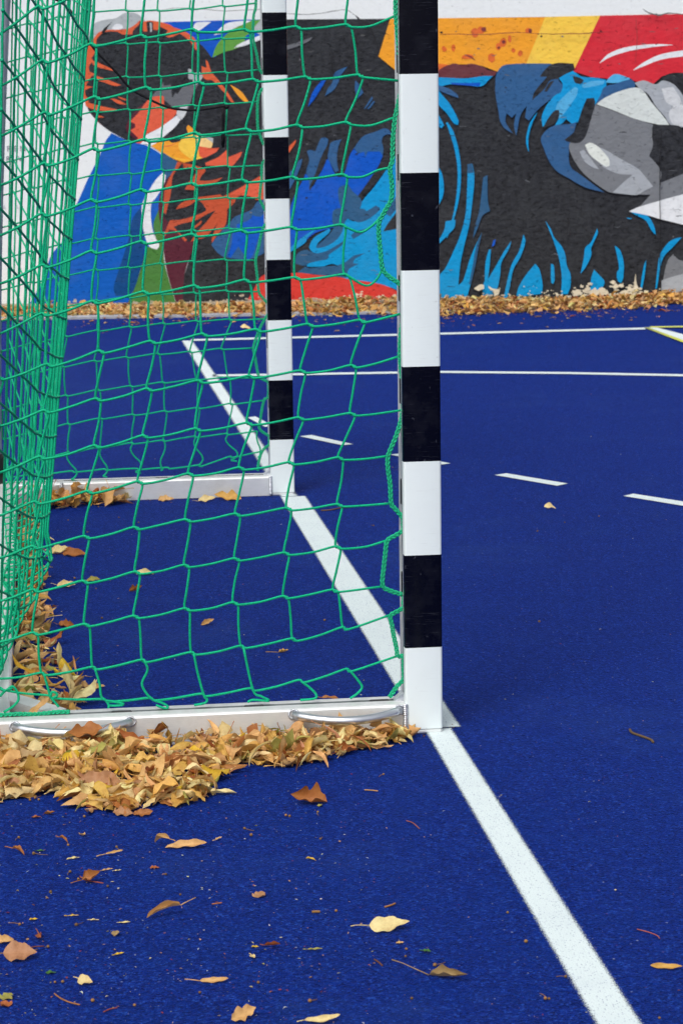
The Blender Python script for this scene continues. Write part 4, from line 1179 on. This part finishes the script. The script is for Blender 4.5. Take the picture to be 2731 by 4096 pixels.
def rnd_leaf(lo=0.045, hi=0.078, nu=9, nv=3):
    k = R()
    if k < 0.38: kind, asp = 'ovate', U(0.36, 0.66)
    elif k < 0.48: kind, asp = 'heart', U(0.7, 0.95)
    elif k < 0.88: kind, asp = 'bract', U(0.16, 0.30)
    else: kind, asp = 'lobed', U(0.6, 0.95)
    L = U(lo, hi) * (1.12 if kind == 'bract' else 1.0)
    return leaf_mesh(L, L * asp, kind, U(0.1, 1.1), random.choice((-1, 1)) * U(0.1, 1.6), U(-0.8, 0.8), U(0.08, 0.4), U(0.1, 0.6) if R() < 0.4 else 0, nu, nv)

def pose(p, yaw, tilt, tdir, flip=False):
    M = Matrix.Translation(p) @ Matrix.Rotation(tdir, 4, 'Z') @ Matrix.Rotation(tilt, 4, 'X') @ Matrix.Rotation(yaw - tdir, 4, 'Z')
    if flip: M = M @ Matrix.Rotation(PI, 4, 'X')
    return M

def pick():
    k = R()
    for name, p in (('tan', .36), ('ochre', .20), ('cream', .24), ('brown', .06), ('pink', .05), ('rust', .025), ('yellow', .017), ('olive', .028), ('grey', .02)):
        k -= p
        if k < 0: return name
    return 'tan'
CW = dict(tan='tan', ochre='ochre', cream='pale cream', brown='brown', pink='pinkish brown', rust='rusty brown', yellow='bright yellow', olive='olive green', grey='grey brown', green='green')

bag = LeafBag()
# --- heap against the near base bar: its front edge as read off the photograph
edge = [(-760, 3190), (-480, 3210), (-260, 3215), (-120, 3212), (0, 3205), (90, 3190), (200, 3160), (270, 3170), (340, 3235), (440, 3250), (560, 3220), (700, 3212), (810, 3200), (850, 3130), (905, 3070), (1000, 3055), (1110, 3070), (1240, 3050), (1400, 3010), (1500, 2985), (1580, 2962), (1640, 2945)]
EL = []
for x, y in edge:
    q = to_local(ground(x, y)); EL.append((-q.x, -q.y))
EL.sort()
def heap_edge(b):
    if b <= EL[0][0]: return EL[0][1]
    for (b0, e0), (b1, e1) in zip(EL, EL[1:]):
        if b <= b1: return e0 + (e1 - e0) * (b - b0) / max(1e-6, b1 - b0)
    return EL[-1][1]
def heap_h(b):                                          # how high the leaves lie against the bar
    pts = [(0.06, 0.004), (0.12, 0.006), (0.20, 0.010), (0.30, 0.030), (0.36, 0.022), (0.42, 0.010), (0.55, 0.020), (0.66, 0.032), (0.76, 0.036), (0.86, 0.024), (1.1, 0.028)]
    for (b0, h0), (b1, h1) in zip(pts, pts[1:]):
        if b <= b1: return h0 + (h1 - h0) * max(0, b - b0) / (b1 - b0)
    return pts[-1][1]
def heap_point(single_it):
    while True:
        b = (0.115 if single_it else 0.085) + (0.93 if single_it else 1.2) * R() ** 0.9
        e = heap_edge(b)
        if e < 0.012: continue
        if R() > min(1, e / 0.3 + 0.15): continue
        d = e * R() ** 0.85
        return b, d, e
def heap_z(b, d, e):
    k = d / max(e, 0.03)
    return heap_h(b) * (1 - k ** 1.8) + 0.018 * (1 - k ** 6) * min(1, e / 0.12)
def lay_heap(single_it):
    b, d, e = heap_point(single_it)
    z = heap_z(b, d, e)
    c = pick()
    k = d / max(e, 0.03)
    m = rnd_leaf(0.038, 0.074, 9, 3) if e > 0.1 else rnd_leaf(0.04, 0.065, 9, 3)
    p = to_world(Vector((-b, -d - 0.012, 0)))
    tilt = abs(random.gauss(0, 0.27)) * (1 - 0.5 * k) + (0.35 * (1 - k) if R() < 0.3 else 0.0)
    M = pose(Vector((p.x, p.y, 0)), U(0, 2 * PI), min(1.1, tilt), random.gauss(0, 0.9) if R() < 0.7 else U(0, 2 * PI), R() < 0.4)
    # rest on the heap surface, and never poke through bar or court
    vv = [M @ q for q in m[0]]
    mz = sum(q.z for q in vv) / len(vv)
    lift = z * (0.9 if single_it else U(0.05, 0.8)) - mz
    lo = min(q.z for q in vv) + lift
    if lo < 0.002: lift += 0.002 - lo
    push = max((to_local(q).y for q in vv)) + 0.002
    M = Matrix.Translation((0, 0, lift)) @ M
    if push > 0 and max(q.z for q in vv) + lift < 0.2:
        n = to_world(Vector((0, -1, 0))) - to_world(Vector((0, 0, 0)))
        M = Matrix.Translation(n * push) @ M
    if single_it:
        where = 'against the near base bar under the handles' if d < 0.1 else ('on the outer edge of the heap by the near base bar' if d > 0.72 * e else 'on top of the heap before the near base bar')
        single(m, M, jit_col(LCOL[c]), '%s dry leaf %s' % (CW[c], where), '%s leaves %s' % (CW[c], where))
    else:
        bag.add(m, M, jit_col(LCOL[c]))
for _ in range(1500): lay_heap(False)
for _ in range(140): lay_heap(True)

# --- drift along the inside of the rear bar
def lay_inner(single_it):
    a = 0.13 + 2.9 * R() ** 1.35
    wdt = 0.075 + 0.105 * math.exp(-((a - 0.45) / 0.38) ** 2) - 0.025 * (a / 3)
    d = wdt * R() ** 1.15
    if R() > 1.0 - 0.25 * (a / 3): return False
    b = 0.914 - d
    z = 0.045 * (1 - d / wdt) + 0.008
    c = pick()
    m = rnd_leaf(0.045, 0.078, 8, 3)
    p = to_world(Vector((-b, a, 0)))
    M = pose(Vector((p.x, p.y, 0)), U(0, 2 * PI), abs(random.gauss(0, 0.4)), U(0, 2 * PI), R() < 0.4)
    vv = [M @ q for q in m[0]]
    lift = z * (1.0 if single_it else U(0.2, 0.8)) - sum(q.z for q in vv) / len(vv)
    lo = min(q.z for q in vv) + lift
    if lo < 0.002: lift += 0.002 - lo
    push = 0.915 + min(to_local(q).x for q in vv)
    M = Matrix.Translation((0, 0, lift)) @ M
    if push < 0:
        n = to_world(Vector((1, 0, 0))) - to_world(Vector((0, 0, 0)))
        M = Matrix.Translation(n * (-push)) @ M
    if single_it:
        where = 'in the drift inside the goal along the rear bar'
        single(m, M, jit_col(LCOL[c]), '%s dry leaf %s' % (CW[c], where), '%s leaves %s' % (CW[c], where))
    else:
        bag.add(m, M, jit_col(LCOL[c]))
    return True
n = 0
while n < 300: n += lay_inner(False)
n = 0
while n < 62: n += lay_inner(True)
# --- small drift against the far base bar
def lay_far(single_it):
    k = R() ** 1.4
    px = 195 + 300 * k
    e = 0.13 * (1 - 0.8 * k)
    q = to_local(ground(px, 1995 - 0.02 * px))
    b, d = -q.x, e * R() ** 1.1
    c = pick()
    m = rnd_leaf(0.05, 0.085, 8, 3)
    p = to_world(Vector((-b, GD - 0.004 - d, 0)))
    M = pose(Vector((p.x, p.y, 0)), U(0, 2 * PI), abs(random.gauss(0, 0.5)), U(0, 2 * PI), R() < 0.4)
    vv = [M @ q2 for q2 in m[0]]
    lift = 0.035 * (1 - d / e) * (1 - 0.6 * k) * (1 if single_it else R()) + 0.006 - sum(q2.z for q2 in vv) / len(vv)
    lo = min(q2.z for q2 in vv) + lift
    if lo < 0.002: lift += 0.002 - lo
    push = max(to_local(q2).y for q2 in vv) - (GD - 0.003)
    M = Matrix.Translation((0, 0, lift)) @ M
    if push > 0:
        n_ = to_world(Vector((0, -1, 0))) - to_world(Vector((0, 0, 0)))
        M = Matrix.Translation(n_ * push) @ M
    if single_it:
        where = 'piled in the far corner of the goal by the base bar'
        single(m, M, jit_col(LCOL[c]), '%s dry leaf %s' % (CW[c], where), '%s leaves %s' % (CW[c], where))
    else: bag.add(m, M, jit_col(LCOL[c]))
for _ in range(34): lay_far(False)
for _ in range(20): lay_far(True)
tag(bag.build('leaf_litter'), 'dense bed of dry autumn leaves drifted against the goal base frame', 'leaf litter', None, 'stuff')

# --- single leaves lying about the court: (px, py, length in px, width ratio, direction in the picture, kind, colour, fold, curl, petiole, label)
S = 1.7417
SINGLES = [
 (697, 1842, 84, .75, 170, 'lobed', 'brown', .75, .9, 0, 'large brown folded leaf with a raised tip standing before the heap'),
 (440, 1948, 92, .22, 2, 'bract', 'tan', .5, .3, 0, 'long narrow tan leaf flat on the blue court below the heap'),
 (362, 1943, 54, .4, 150, 'ovate', 'tan', .9, -1.1, .3, 'arched tan leaf beside the long narrow leaf'),
 (222, 2025, 50, .75, 10, 'heart', 'brown', .7, 1.5, .5, 'crumpled brown leaf with a short stalk on the open court'),
 (368, 2108, 84, .35, 215, 'bract', 'tan', 1.0, -.6, .5, 'rolled tan leaf with a stalk pointing up to the right'),
 (600, 2058, 32, .8, 70, 'heart', 'pink', .3, .4, 0, 'small pointed pinkish leaf alone on the court'),
 (906, 2137, 88, .40, 2, 'ovate', 'cream', .12, .15, .45, 'pale cream flat leaf with a thin pale stalk'),
 (632, 2178, 42, .35, 340, 'bract', 'rust', 1.0, .6, .2, 'short rolled red brown leaf near the bottom'),
 (1046, 2250, 96, .42, 345, 'ovate', 'grey', .9, .7, .9, 'curled grey brown leaf with a long stalk left of the goal line'),
 (57, 2204, 74, .6, 5, 'ovate', 'pink', .2, .2, .7, 'broad pinkish brown leaf with a stalk at the lower left'),
 (14, 2166, 60, .5, 350, 'lobed', 'tan', .6, .5, 0, 'folded tan leaf cut by the left edge of the picture'),
 (96, 2160, 44, .4, 280, 'bract', 'rust', .7, .5, .9, 'dark rusty leaf with a long thin stalk at the lower left'),
 (566, 2338, 66, .5, 40, 'lobed', 'tan', .4, .5, 0, 'tan leaf cut off at the bottom edge of the picture'),
 (752, 2347, 80, .2, 8, 'bract', 'cream', .5, .6, .2, 'thin pale leaf lying along the bottom edge of the picture'),
 (500, 2256, 62, .2, 12, 'bract', 'tan', .4, .2, .5, 'thin tan sliver of a leaf with a long point'),
 (202, 2262, 46, .5, 320, 'ovate', 'cream', .3, .2, .3, 'pale yellowish leaf with a bent stalk at the lower left'),
 (18, 2292, 36, .8, 60, 'lobed', 'olive', .2, .3, 0, 'olive green leaf scrap at the lower left edge'),
 (8, 2310, 30, .8, 130, 'heart', 'rust', .3, .3, 0, 'orange brown leaf scrap at the lower left corner'),
 (1540, 2226, 70, .2, 350, 'bract', 'ochre', .5, .3, 0, 'narrow ochre leaf right of the goal line at the picture edge'),
 (1267, 1170, 27, .55, 0, 'ovate', 'cream', .4, -.6, 0, 'small pale leaf alone on the open court right of the goal'),
 (480, 1434, 36, .6, 30, 'lobed', 'tan', .8, 1.2, 0, 'crumpled tan leaf inside the goal behind the net'),
 (338, 1321, 40, .4, 5, 'bract', 'cream', .4, -.4, 0, 'pale cream leaf inside the goal near the net'),
 (316, 1357, 34, .7, 20, 'lobed', 'brown', .9, 1.0, 0, 'crumpled brown leaf inside the goal near the net'),
 (150, 1272, 60, .45, 350, 'ovate', 'cream', .5, .5, .3, 'pale leaf overlapping a brown one inside the goal'),
 (182, 1277, 66, .4, 350, 'ovate', 'brown', .5, .3, .3, 'long brown leaf overlapping a pale one inside the goal'),
 (655, 1500, 24, .6, 10, 'ovate', 'ochre', .6, .6, 1.2, 'small ochre leaf with long stalks inside the goal'),
 (224, 1581, 44, .35, 20, 'bract', 'tan', .5, .2, .4, 'narrow tan leaf beside the near base bar inside the goal'),
 (220, 1338, 40, .4, 340, 'ovate', 'olive', .5, .4, .3, 'olive leaf just clear of the rear drift inside the goal'),
 (160, 1440, 52, .5, 340, 'lobed', 'brown', .6, .5, .3, 'brown lobed leaf just clear of the rear drift'),
 (160, 1350, 50, .4, 350, 'bract', 'cream', .5, .5, .3, 'cream leaf poking out of the rear drift'),
 (727, 2186, 36, .22, 350, 'bract', 'olive', .5, .3, .2, 'narrow olive leaf lying in the lower middle'),
 (982, 2190, 22, .6, 330, 'ovate', 'green', .3, .2, .3, 'tiny fresh green leaf left of the goal line'),
 (588, 2178, 18, .5, 0, 'ovate', 'yellow', .3, .2, 0, 'tiny yellow oval leaf beside the short rolled red one'),
 (582, 2204, 24, .5, 280, 'ovate', 'cream', .4, .3, .4, 'tiny cream leaf below the yellow oval one'),
 (921, 2169, 18, .6, 10, 'ovate', 'tan', .3, .3, 0, 'tiny tan leaf just below the pale cream flat leaf'),
 (218, 2117, 30, .2, 350, 'sliver', 'cream', .4, .2, 0, 'left pale yellow sliver of three in a row'),
 (288, 2122, 32, .2, 2, 'sliver', 'cream', .4, .2, 0, 'right pale yellow sliver of three in a row'),
 (172, 2108, 28, .2, 355, 'sliver', 'yellow', .4, .2, .2, 'smallest yellow sliver at the start of a row of three'),
 (290, 1873, 50, .5, 350, 'lobed', 'pink', .4, .3, 0, 'pinkish brown torn leaf fallen off the foot of the heap'),
 (335, 1873, 44, .5, 10, 'lobed', 'brown', .4, .4, 0, 'brown torn leaf fallen off the foot of the heap'),
 (118, 1873, 30, .5, 345, 'ovate', 'brown', .6, .8, 0, 'small brown leaf below the heap at the left'),
 (86, 1880, 22, .5, 0, 'ovate', 'rust', .4, .3, 0, 'small rusty leaf below the heap at the far left'),
 (150, 1938, 30, .35, 330, 'ovate', 'brown', .8, -.9, .3, 'arched brown leaf below the heap at the left'),
 (192, 1924, 26, .5, 300, 'ovate', 'tan', .6, .7, .3, 'small tan leaf with a downward point below the heap'),
 (172, 1975, 30, .3, 10, 'sliver', 'cream', .4, .3, 0, 'pale crescent leaf on the court at the left'),
 (268, 1964, 40, .2, 15, 'bract', 'tan', .7, .3, .5, 'thin tan leaf pointing up right at the left'),
 (48, 1965, 36, .45, 330, 'ovate', 'brown', .8, -.8, .5, 'brown arched leaf near the left edge'),
 (94, 1957, 26, .3, 350, 'sliver', 'green', .3, .2, 0, 'green sliver of a leaf near the left edge'),
 (248, 2001, 30, .2, 15, 'bract', 'tan', .5, .2, 0, 'short tan sliver left of a cream one'),
 (272, 2002, 22, .2, 12, 'sliver', 'cream', .4, .2, 0, 'short cream sliver right of a tan one'),
 (358, 1996, 22, .6, 0, 'ovate', 'rust', .2, .1, 0, 'small dark rusty oval leaf under the long tan one'),
 (718, 1980, 24, .35, 350, 'ovate', 'yellow', .6, -.6, 0, 'small yellow arched leaf in the middle of the court'),
 (505, 1930, 20, .4, 40, 'ovate', 'tan', .5, .4, .4, 'small tan leaf scrap right of the long narrow leaf'),
 (540, 740, 16, .5, 5, 'ovate', 'tan', .3, .2, 0, 'small tan leaf on the court near the wall seen through the net'),
 (567, 755, 24, .5, 0, 'ovate', 'cream', .4, -.4, 0, 'pale leaf on the court near the wall seen through the net'),
 (736, 1852, 16, .7, 60, 'heart', 'olive', .3, .2, 0, 'tiny olive leaf touching the large brown folded one'),
 (266, 2148, 24, .8, 80, 'heart', 'grey', .5, .6, 0, 'small grey brown leaf standing on edge at the lower left'),
 (120, 2237, 24, .6, 0, 'ovate', 'green', .2, .1, 0, 'small dark green oval leaf below the broad pinkish one'),
 (278, 2196, 24, .35, 20, 'ovate', 'yellow', .6, .5, .2, 'small yellow hooked leaf at the lower left'),
 (80, 2115, 20, .5, 10, 'ovate', 'yellow', .4, .3, 0, 'tiny yellow leaf near the left edge of the court'),
 (515, 1147, 62, .5, 175, 'lobed', 'ochre', .5, .6, 0, 'ochre curled leaf leaning on the far base bar near its right end'),
 (480, 1151, 40, .5, 10, 'ovate', 'cream', .4, .4, .3, 'cream leaf beside the ochre curled one at the far base bar'),
 (388, 1151, 40, .5, 355, 'ovate', 'tan', .5, .4, 0, 'lone tan leaf lying before the middle of the far base bar'),
 (447, 1140, 34, .6, 5, 'ovate', 'brown', .5, .6, 0, 'brown leaf tucked under the far base bar'),
 (590, 2180, 1, .5, 0, None, 'tan', 0, 0, 0, ''),
 (1000, 2155, 1, .5, 0, None, 'tan', 0, 0, 0, ''),
]
for (x, y, L, asp, ang, kind, col, fold, curl, pet, label) in SINGLES:
    if not kind: continue
    p = ground(x * S, y * S)
    mpp = (p - CAM).length / F                          # metres per native pixel at that spot
    Lm = L * S * mpp
    # direction on the ground that shows at this angle in the picture
    q = ground(x * S + 6 * math.cos(math.radians(ang)), y * S - 6 * math.sin(math.radians(ang)) * 0.35)
    yaw = math.atan2(q.y - p.y, q.x - p.x)
    m = leaf_mesh(Lm * 1.05, Lm * asp * 1.3, kind, fold * 0.8, curl, U(-.3, .3), .2, pet, 16, 4)
    M = pose(p, yaw, 0, 0) @ Matrix.Rotation((0.55 if math.cos(yaw) > 0 else -0.55) if Lm > 0.03 else 0, 4, 'X') @ Matrix.Translation((-Lm * 0.5, 0, 0))
    single(m, M, jit_col(LCOL[col], 0.06), label, None, 0.0015)

# larger leaves that stand out on the heap
for (x, y, z, L, asp, ang, tilt, kind, col, label) in (
    (215, 1806, .020, .092, .85, 170, .55, 'lobed', 'pink', 'large pinkish flat leaf on the lower front of the heap'),
    (22, 1812, .016, .090, .9, 20, .6, 'lobed', 'pink', 'large pinkish leaf at the lower left end of the heap'),
    (408, 1748, .030, .070, .85, 60, .7, 'lobed', 'brown', 'broad brown leaf in the middle of the heap'),
    (436, 1722, .034, .055, .7, 130, .5, 'ovate', 'yellow', 'bright yellow leaf in the middle of the heap'),
    (186, 1742, .034, .060, .6, 0, .5, 'ovate', 'yellow', 'bright yellow leaf on the left half of the heap'),
    (626, 1700, .030, .058, .9, 80, 1.0, 'heart', 'ochre', 'round ochre leaf standing on the right part of the heap'),
    (70, 1742, .034, .085, .45, 355, .4, 'ovate', 'grey', 'long grey brown leaf on the left of the heap'),
    (400, 1836, .006, .110, .24, 12, .3, 'bract', 'cream', 'long rolled cream leaf along the lower edge of the heap'),
    (66, 1826, .006, .085, .24, 15, .3, 'bract', 'ochre', 'long rolled ochre leaf at the lower left edge of the heap'),
    (720, 1748, .004, .085, .28, 350, .3, 'bract', 'cream', 'long rolled cream leaf at the right foot of the heap'),
    (470, 1812, .010, .050, .6, 50, .5, 'ovate', 'cream', 'cream leaf at the lower right corner of the heap'),
    (182, 1690, .050, .080, .6, 200, .5, 'lobed', 'brown', 'reddish brown leaf under the left carrying handle'),
    (769, 1602, .069, .045, .30, 2, .1, 'bract', 'brown', 'short rolled brown leaf lying in the groove on the near base bar'),
    (96, 1625, .075, .075, .26, 50, .4, 'bract', 'tan', 'narrow tan leaf leaning across the left end of the handle')):
    p = ground(x * S, y * S, z)
    yaw = math.radians(ang)
    m = leaf_mesh(L, L * asp, kind, .3, U(.2, .8) * random.choice((-1, 1)), U(-.3, .3), .25, .25, 16, 4)
    M = Matrix.Translation(p) @ Matrix.Rotation(tilt, 4, 'X') @ Matrix.Rotation(yaw, 4, 'Z') @ Matrix.Translation((-L * 0.5, 0, 0))
    single(m, M, jit_col(LCOL[col], 0.06), label)

# --- drift at the foot of the wall: far too many to count
def front_y(x):
    pts = [(-4, 14.30), (-1.9, 14.50), (-0.85, 14.55), (-0.3, 14.47), (0.2, 14.40), (0.72, 14.36), (1.15, 14.42), (1.6, 14.62), (2.1, 14.80), (5, 15.0)]
    for (a, b), (c, d) in zip(pts, pts[1:]):
        if x <= c: return b + (d - b) * max(0, x - a) / (c - a)
    return 15.0
wb = LeafBag()
for _ in range(6600):
    x = U(-3.3, 3.6)
    f0 = front_y(x) + 0.07 * math.sin(5.1 * x) * math.sin(2.3 * x + 1) + 0.03 * math.sin(17 * x)
    k = R()
    y = f0 + (WALL_Y - 0.02 - f0) * k
    if R() < 0.04: y = f0 - abs(random.gauss(0, 0.07))
    L = U(0.03, 0.068)
    c = random.choice(('tan', 'tan', 'tan', 'ochre', 'rust', 'brown', 'pink', 'cream', 'cream', 'tan', 'tan', 'ochre'))
    m = leaf_mesh(L, L * U(0.3, 0.8), random.choice(('ovate', 'bract', 'heart')), U(0.1, 0.9), U(-1.2, 1.4), U(-.5, .5), .2, 0, 4, 1)
    kk = max(0, (y - f0) / max(0.15, WALL_Y - f0))
    z = (0.030 + 0.012 * math.sin(3.7 * x) if x > -0.2 else 0.008) * min(1, kk * 1.6) * U(0.2, 1.1)
    M = pose(Vector((x, y, 0)), U(0, 2 * PI), abs(random.gauss(0, 0.3)), U(0, 2 * PI), R() < 0.4)
    vv = [M @ q for q in m[0]]
    lift = z - min(q.z for q in vv) + 0.002
    back = max(0.0, max(q.y for q in vv) - (WALL_Y - 0.02))
    M = Matrix.Translation((0, -back, lift)) @ M
    wb.add(m, M, jit_col(LCOL[c], 0.25))
tag(wb.build('leaf_drift'), 'long low drift of brown leaves along the foot of the painted wall', 'leaf drift', None, 'stuff')
# leaf crumbs blown onto the court in front of it
cb_ = LeafBag()
for _ in range(520):
    x = U(-2.4, 2.6); y = front_y(x) - abs(random.gauss(0, 0.35)) - 0.02
    L = U(0.008, 0.03) if R() < 0.85 else U(0.03, 0.06)
    m = leaf_mesh(L, L * U(0.25, 0.7), 'ovate', U(0, .6), U(-.6, .6), 0, .1, 0, 3, 1)
    M = pose(Vector((x, y, 0)), U(0, 2 * PI), 0, 0)
    lo = min((M @ q).z for q in m[0])
    cb_.add(m, Matrix.Translation((0, 0, 0.0015 - lo)) @ M, jit_col(LCOL[random.choice(('tan', 'rust', 'brown', 'pink'))], 0.25))
# fine crumbs all over the court, thicker near the heaps
for _ in range(1500):
    if R() < 0.5:
        px, py = U(-60, 1500), U(3050, 4150)
    else:
        px, py = U(-60, 2800), U(1450, 4150)
    p = ground(px, py)
    L = 0.0016 + 0.006 * R() ** 2.5
    m = leaf_mesh(L, L * U(0.2, 0.8), 'sliver', U(0, .8), U(-.8, .8), 0, .1, 0, 3, 1)
    M = pose(Vector((p.x, p.y, 0)), U(0, 2 * PI), 0, 0)
    lo = min((M @ q).z for q in m[0])
    cb_.add(m, Matrix.Translation((0, 0, 0.001 - lo)) @ M, jit_col(random.choice((LCOL['tan'], LCOL['rust'], LCOL['pink'], LCOL['cream'], lin((150, 60, 60)), lin((220, 220, 215)), LCOL['olive'])), 0.2))
# trodden dirt that doubles as painted contact shadow at post and bar feet
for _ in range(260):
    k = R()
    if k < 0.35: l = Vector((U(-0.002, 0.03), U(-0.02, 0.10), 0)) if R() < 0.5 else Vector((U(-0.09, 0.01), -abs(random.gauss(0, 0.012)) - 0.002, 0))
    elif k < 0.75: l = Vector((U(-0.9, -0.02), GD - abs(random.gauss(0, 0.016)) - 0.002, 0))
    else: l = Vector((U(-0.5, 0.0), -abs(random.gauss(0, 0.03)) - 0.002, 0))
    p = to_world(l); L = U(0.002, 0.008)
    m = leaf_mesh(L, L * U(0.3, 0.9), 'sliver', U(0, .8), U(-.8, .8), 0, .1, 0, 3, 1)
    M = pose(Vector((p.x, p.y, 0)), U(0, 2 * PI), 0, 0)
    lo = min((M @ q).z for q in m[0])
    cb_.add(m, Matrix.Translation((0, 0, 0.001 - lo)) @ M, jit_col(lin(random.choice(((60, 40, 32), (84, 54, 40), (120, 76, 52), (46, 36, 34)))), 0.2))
tag(cb_.build('leaf_and_shade_crumbs'), 'fine crumbs and specks of leaf scattered over the blue court, with dirt crumbs as painted contact shadow by the goal', 'leaf crumbs', None, 'stuff')

# --- seed balls and twigs
def zoom(crop_x, crop_y, s, pts): return [(crop_x + x * s, crop_y + y * s) for x, y in pts]
seeds = zoom(900, 3050, S1, [(415, 370), (440, 375), (632, 345), (133, 460), (650, 530), (1080, 88), (178, 505)]) \
    + zoom(0, 3050, S1, [(535, 805), (735, 853), (345, 895), (1230, 910), (128, 520), (575, 378), (205, 265), (265, 262), (240, 250), (795, 585), (1130, 772), (230, 632), (478, 755), (465, 572)]) \
    + zoom(0, 3500, S1, [(135, 348), (178, 520), (205, 525), (328, 500), (375, 742), (428, 740), (632, 870), (917, 900), (1362, 812), (520, 352)]) \
    + zoom(900, 3500, S1, [(1235, 515), (1230, 565), (1430, 628), (1272, 853), (227, 745), (578, 873), (757, 255)]) \
    + zoom(1811, 3140, S1, [(373, 880), (630, 1468), (655, 1468), (1408, 1600), (497, 1080), (768, 1318)]) \
    + zoom(0, 1860, S1, [(595, 462), (945, 397), (810, 362), (655, 848), (695, 1050), (465, 380), (672, 290), (510, 778)]) \
    + zoom(1811, 1840, S1, [(995, 388), (762, 430), (588, 1108), (575, 490)]) + zoom(900, 1860, S1, [(1012, 418), (678, 1065)])
def seed_mesh(r, stalk):
    vf = sphere((0, 0, r * 0.95), r, 10, 7, 0.95)
    vf = ([Vector(v) * 1.0 + Vector((U(-1, 1), U(-1, 1), U(-1, 1))) * r * 0.05 for v in vf[0]], vf[1])
    vf = ([Vector((v.x, v.y, max(0.0005, v.z))) for v in vf[0]], vf[1])
    if stalk:
        L = r * U(4, 8); a = U(0, 6.28)
        pts = [(math.cos(a) * r * 0.9, math.sin(a) * r * 0.9, r * 0.9), (math.cos(a) * (r + L * .5), math.sin(a) * (r + L * .5), r * 0.7), (math.cos(a + .2) * (r + L), math.sin(a + .2) * (r + L), 0.001)]
        merge(vf, tube(catmull(pts, 3), 0.0006, 4))
    return vf
sgrp = {}
for i, (x, y) in enumerate(seeds):
    p = ground(x, y)
    r = (0.0024 if i % 3 else 0.0029) * U(0.9, 1.15)
    vf = seed_mesh(r, R() < 0.35)
    c = jit_col(lin(random.choice(((132, 98, 60), (112, 84, 54), (150, 110, 68)))), 0.12)
    o = leaf_obj('seed_ball', vf[0], vf[1], None, [c] * len(vf[0]), M_SEED)
    o.location = (p.x, p.y, 0)
    tag(o, 'tiny round brown seed ball lying loose on the blue court', 'seed', 'seed balls scattered on the court')
twigs = [([(2518, 2925), (2528, 2938), (2560, 2950), (2600, 2965), (2612, 2976)], .0028, (104, 84, 62), 'short crooked grey brown twig on the open court right of the goal'),
         (zoom(900, 1860, S1, [(655, 316), (720, 312), (785, 298), (830, 295), (885, 290)]), .0022, (120, 88, 62), 'thin twig with a fork lying across the goal line'),
         (zoom(0, 3050, S1, [(545, 785), (580, 810), (640, 822), (705, 832)]), .0011, (150, 80, 66), 'reddish leaf stalk above the crumpled brown leaf on the open court'),
         (zoom(0, 3500, S1, [(370, 820), (410, 850), (470, 878), (545, 897)]), .0012, (164, 108, 62), 'curved tan leaf stalk at the lower left'),
         (zoom(0, 3500, S1, [(705, 945), (750, 925), (800, 915)]), .0010, (150, 76, 66), 'short reddish stalk right of the curved tan one'),
         (zoom(900, 3050, S1, [(1235, 405), (1280, 420), (1325, 460)]), .0010, (160, 92, 72), 'thin bent stalk in the middle of the court'),
         (zoom(900, 3050, S1, [(950, 195), (1000, 198), (1042, 203)]), .0012, (190, 140, 84), 'short straight tan stalk right of the heap'),
         (zoom(1811, 3140, S1, [(1255, 993), (1330, 1012), (1390, 1035), (1408, 1055)]), .0009, (170, 92, 76), 'thin reddish stalk right of the goal line'),
         (zoom(900, 3500, S1, [(1018, 588), (1045, 605), (1072, 630)]), .0014, (110, 70, 54), 'short dark stick left of the goal line'),
         (zoom(900, 3500, S1, [(592, 266), (620, 264), (648, 264)]), .0022, (150, 110, 66), 'stubby tan stick in the lower middle'),
         (zoom(900, 3500, S1, [(1088, 230), (1130, 218), (1160, 205)]), .0016, (170, 116, 64), 'stubby ochre stick above the pale cream leaf'),
         (zoom(0, 3050, S1, [(1445, 975), (1480, 970), (1512, 966)]), .0011, (180, 110, 70), 'tiny orange stick in the lower middle'),
         (zoom(0, 3500, S1, [(160, 520), (230, 500), (300, 495)]), .0010, (120, 64, 52), 'dark stalk carrying a row of seed balls')]
for pts, r, c, label in twigs:
    w = [ground(x, y) for x, y in pts]
    o0 = w[0].copy()
    vf = tube(catmull([q - o0 + Vector((0, 0, r + 0.0008)) for q in w], 4), r, 6)
    o = leaf_obj('twig', vf[0], vf[1], None, [jit_col(lin(c), .05)] * len(vf[0]), M_SEED)
    o.location = o0
    tag(o, label, 'twig')
print('leaves as objects:', NLEAF[0])
